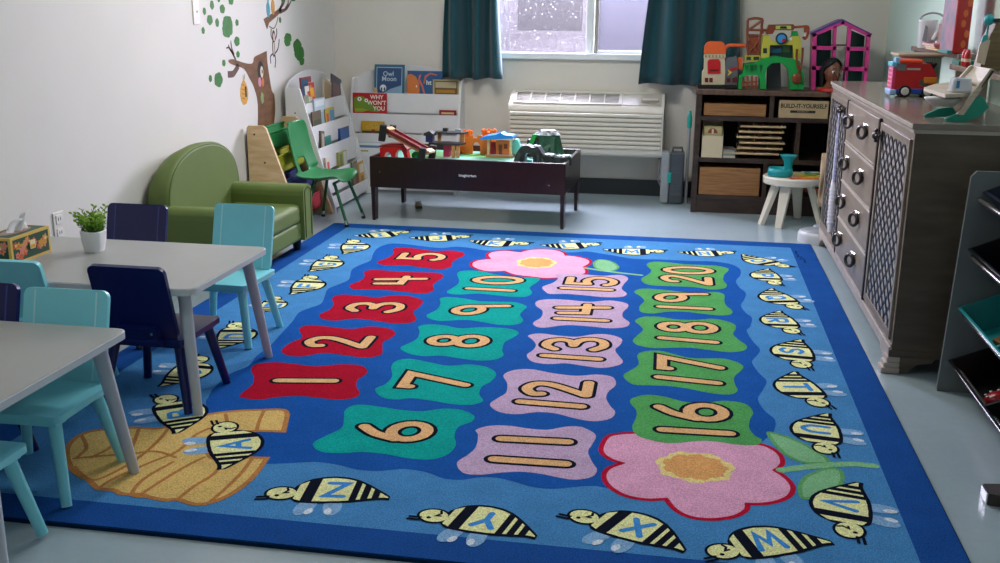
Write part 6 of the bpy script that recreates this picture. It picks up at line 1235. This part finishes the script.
m = MB(); m.tube([(3.122, 1.794, RZ1+.05), (3.135, 1.794, RZ1+.085), (3.14, 1.794, RZ1+.115)], .0016, black_pl, 6); m.tube([(3.132, 1.794, RZ1+.14), (3.134, 1.794, RZ1+.15)], .002, black_pl, 6); m.tube([(3.130, 1.794, RZ1+.02), (3.131, 1.794, RZ1+.034)], .0016, black_pl, 6); m.tube([(3.15, 1.794, RZ1+.13), (3.17, 1.794, RZ1+.16)], .0016, black_pl, 6); prt(m, 'marker_mark', wb, b_)
lm = thing('desk_lamp', 'white and black desk lamp at the right end of the raised shelf', 'lamp', (3.21, 2.02, RZ1))
m = MB(); m.lathe([(.0, 0), (.045, 0), (.045, .014), (.02, .02), (0, .02)], (3.215, 1.98, RZ1+.001), black_pl, 24); prt(m, 'base', lm)
m = MB(); m.tube([(3.215, 1.98, RZ1+.02), (3.205, 1.98, RZ1+.12), (3.225, 1.98, RZ1+.24), (3.205, 1.97, RZ1+.30)], .006, black_pl, 8); prt(m, 'arm', lm)
m = MB(); m.lathe([(.028, 0), (.03, .06), (.026, .11), (.014, .125), (0, .126)], (3.19, 1.965, RZ1+.205), white_pl, 20); prt(m, 'lamp_shade', lm)
# ---------------------------------------------------------------- toy rack at the right edge
rm_ = paint('grey rack panel', '#6f7777', .45); rail = mat('steel rail', '#b9b5b0', .25, metal=.9)
rk2 = thing('toy_rack', 'grey toy rack with sloping bins at the right edge of the photo', 'toy rack', (3.1, .9, 0))
for y in (1.435, .375):
    m = MB(); m.prism([(2.926, y, 0), (3.268, y, 0), (3.268, y, .76), (2.968, y, .76), (2.952, y, .742)], (0, .016, 0), rm_); prt(m, 'end_panel', rk2, bevel=.003)
rows_ = ((.611, '#141d36', 'dark navy'), (.419, '#0d1016', 'black'), (.217, '#1d8f92', 'teal'), (.030, '#0b0d10', 'black'))
for k, (z, c, cn) in enumerate(rows_):
    for x, dz in ((2.985, .068), (3.245, .185)):
        m = MB(); m.cone((x, .392, z+dz-.012), (x, 1.434, z+dz-.012), .008, .008, rail, 12); prt(m, 'rail', rk2)
XO = (.055, .03, .022, .012)
ordn = ('top', 'second', 'third', 'lowest')
def bin_at(k, y0, y1, c, lb):
    z = rows_[k][0]; M_ = Matrix.Translation((3.005+XO[k], 0, z)) @ Matrix.Rotation(R(-23.5), 4, 'Y'); bm = plastic('bin '+c, c, .3); m = MB()
    L_, H_, t_ = .262-XO[k], .105, .003
    def P_(x, y, z_): return tuple(M_ @ Vector((x, y, z_)))
    o = [(0, y0+.012), (L_-.02, y0+.012), (L_-.02, y1-.012), (0, y1-.012)]; to = [(-.022, y0), (L_, y0), (L_, y1), (-.022, y1)]
    def ring(q, z_, g=0): return [P_(x+(g if i in (0, 3) else -g), y+(g if i < 2 else -g), z_) for i, (x, y) in enumerate(q)]
    rows = [ring(o, 0), ring(to, H_), ring(to, H_, -.007), ring(to, H_-.006, -.007)]; m.grid(rows[:4], bm, closed_u=True, smooth=False); m.grid([ring(to, H_, -.0), ring(to, H_, .003), ring(o, .004, .003)], bm, closed_u=True, smooth=False); m.poly(rows[0][::-1], bm); m.poly(ring(o, .004, .003), bm)
    return single(m, 'storage_bin', lb, 'bin', 'sloping bins on the toy rack', bevel=.002), M_
for k in range(4):
    cn = rows_[k][2]
    bin_at(k, 1.01, 1.425, rows_[k][1], '%s bin in the %s row of the toy rack, at the far end panel' % (cn, ordn[k])); bin_at(k, .58, 1.0, rows_[k][1], '%s bin in the %s row of the toy rack, cut by the photo edge' % (cn, ordn[k]))
def in_bin(k, m, name, lb, cat, **kw):
    M_ = Matrix.Translation((3.005+XO[k], 0, rows_[k][0])) @ Matrix.Rotation(R(-23.5), 4, 'Y'); m.v = [tuple(M_ @ Vector(p)) for p in m.v]; return single(m, name, lb, cat, **kw)
blw = wood('block wood', '#9c6f3e', '#7d542b', .5)
for k, (x, y, rx, rz, sz, lb) in enumerate(((.06, 1.20, 20, 30, (.11, .05, .025), 'flat brown wooden block in the teal bin, lying across'), (.09, 1.13, -35, 75, (.12, .05, .03), 'brown wooden block standing tilted in the teal bin'), (.05, 1.09, 10, 100, (.10, .04, .03), 'small brown wooden block at the front of the teal bin'), (.16, 1.22, 5, 10, (.12, .07, .03), 'brown wooden block at the back of the teal bin'))):
    m = MB(); m.box((x, y, .03+.018*k), sz, blw, rot=(R(rx), R(8), R(rz))); in_bin(2, m, 'wooden_block', lb, 'block', bevel=.003)
m = MB(); m.lathe([(.0, 0), (.03, 0), (.038, .045), (.034, .05), (.03, .03), (0, .02)], (.05, 1.09, .012), plastic('cup grey green', '#3f5457', .3), 20); m.tube([(.05, 1.05, .05), (.05, 1.025, .045), (.05, 1.03, .02), (.05, 1.055, .018)], .005, plastic('cup grey green', '#3f5457', .3), 8); in_bin(1, m, 'toy_cup', 'dark grey green toy cup in the black bin of the second row', 'cup')
m = MB(); m.ell((.07, 1.10, .045), (.035, .03, .03), plastic('dark brown toy', '#2c2522', .4), 14, 10); m.ell((.04, 1.09, .07), (.02, .02, .02), plastic('dark brown toy', '#2c2522', .4), 12, 8); in_bin(0, m, 'toy_figure', 'dark brown toy in the navy bin of the top row', 'toy')
m = MB(); m.ell((.045, 1.20, .028), (.04, .03, .02), plastic('packet red', '#a3161f', .3), 16, 10)
for k in range(7): m.ell((.045+.028*math.cos(k*.9), 1.20+.02*math.sin(k*.9), .045), (.005, .005, .002), plastic('packet white', '#dcdad6'), 8, 5)
in_bin(3, m, 'spotted_pouch', 'red pouch with white spots in the lowest black bin', 'pouch')
m = MB(); m.box((.04, 1.11, .03), (.09, .05, .03), plastic('packet white', '#dcdad6'), rot=(0, R(-8), R(20)))
for k in range(6): m.box((.012+.011*k, 1.10+.004*k, .046), (.004, .05, .001), plastic('packet grey', '#77777c'), rot=(0, R(-8), R(20)))
in_bin(3, m, 'striped_packet', 'white packet with dark stripes in the lowest black bin', 'packet')
ds = thing('door_stop', 'dark brown wedge with a metal tip on the floor at the right edge', 'door stop', (2.98, .60, 0))
m = MB(); m.prism([(2.868, .565, 0), (2.868, .625, 0), (3.06, .66, 0), (3.06, .52, 0)], (0, 0, .034), mat('dark brown rubber', '#332b26', .5)); prt(m, 'wedge', ds, bevel=.004)
m = MB(); m.bx(2.863, 2.868, .567, .623, .0008, .034, chrome); prt(m, 'metal_tip', ds, bevel=.002)
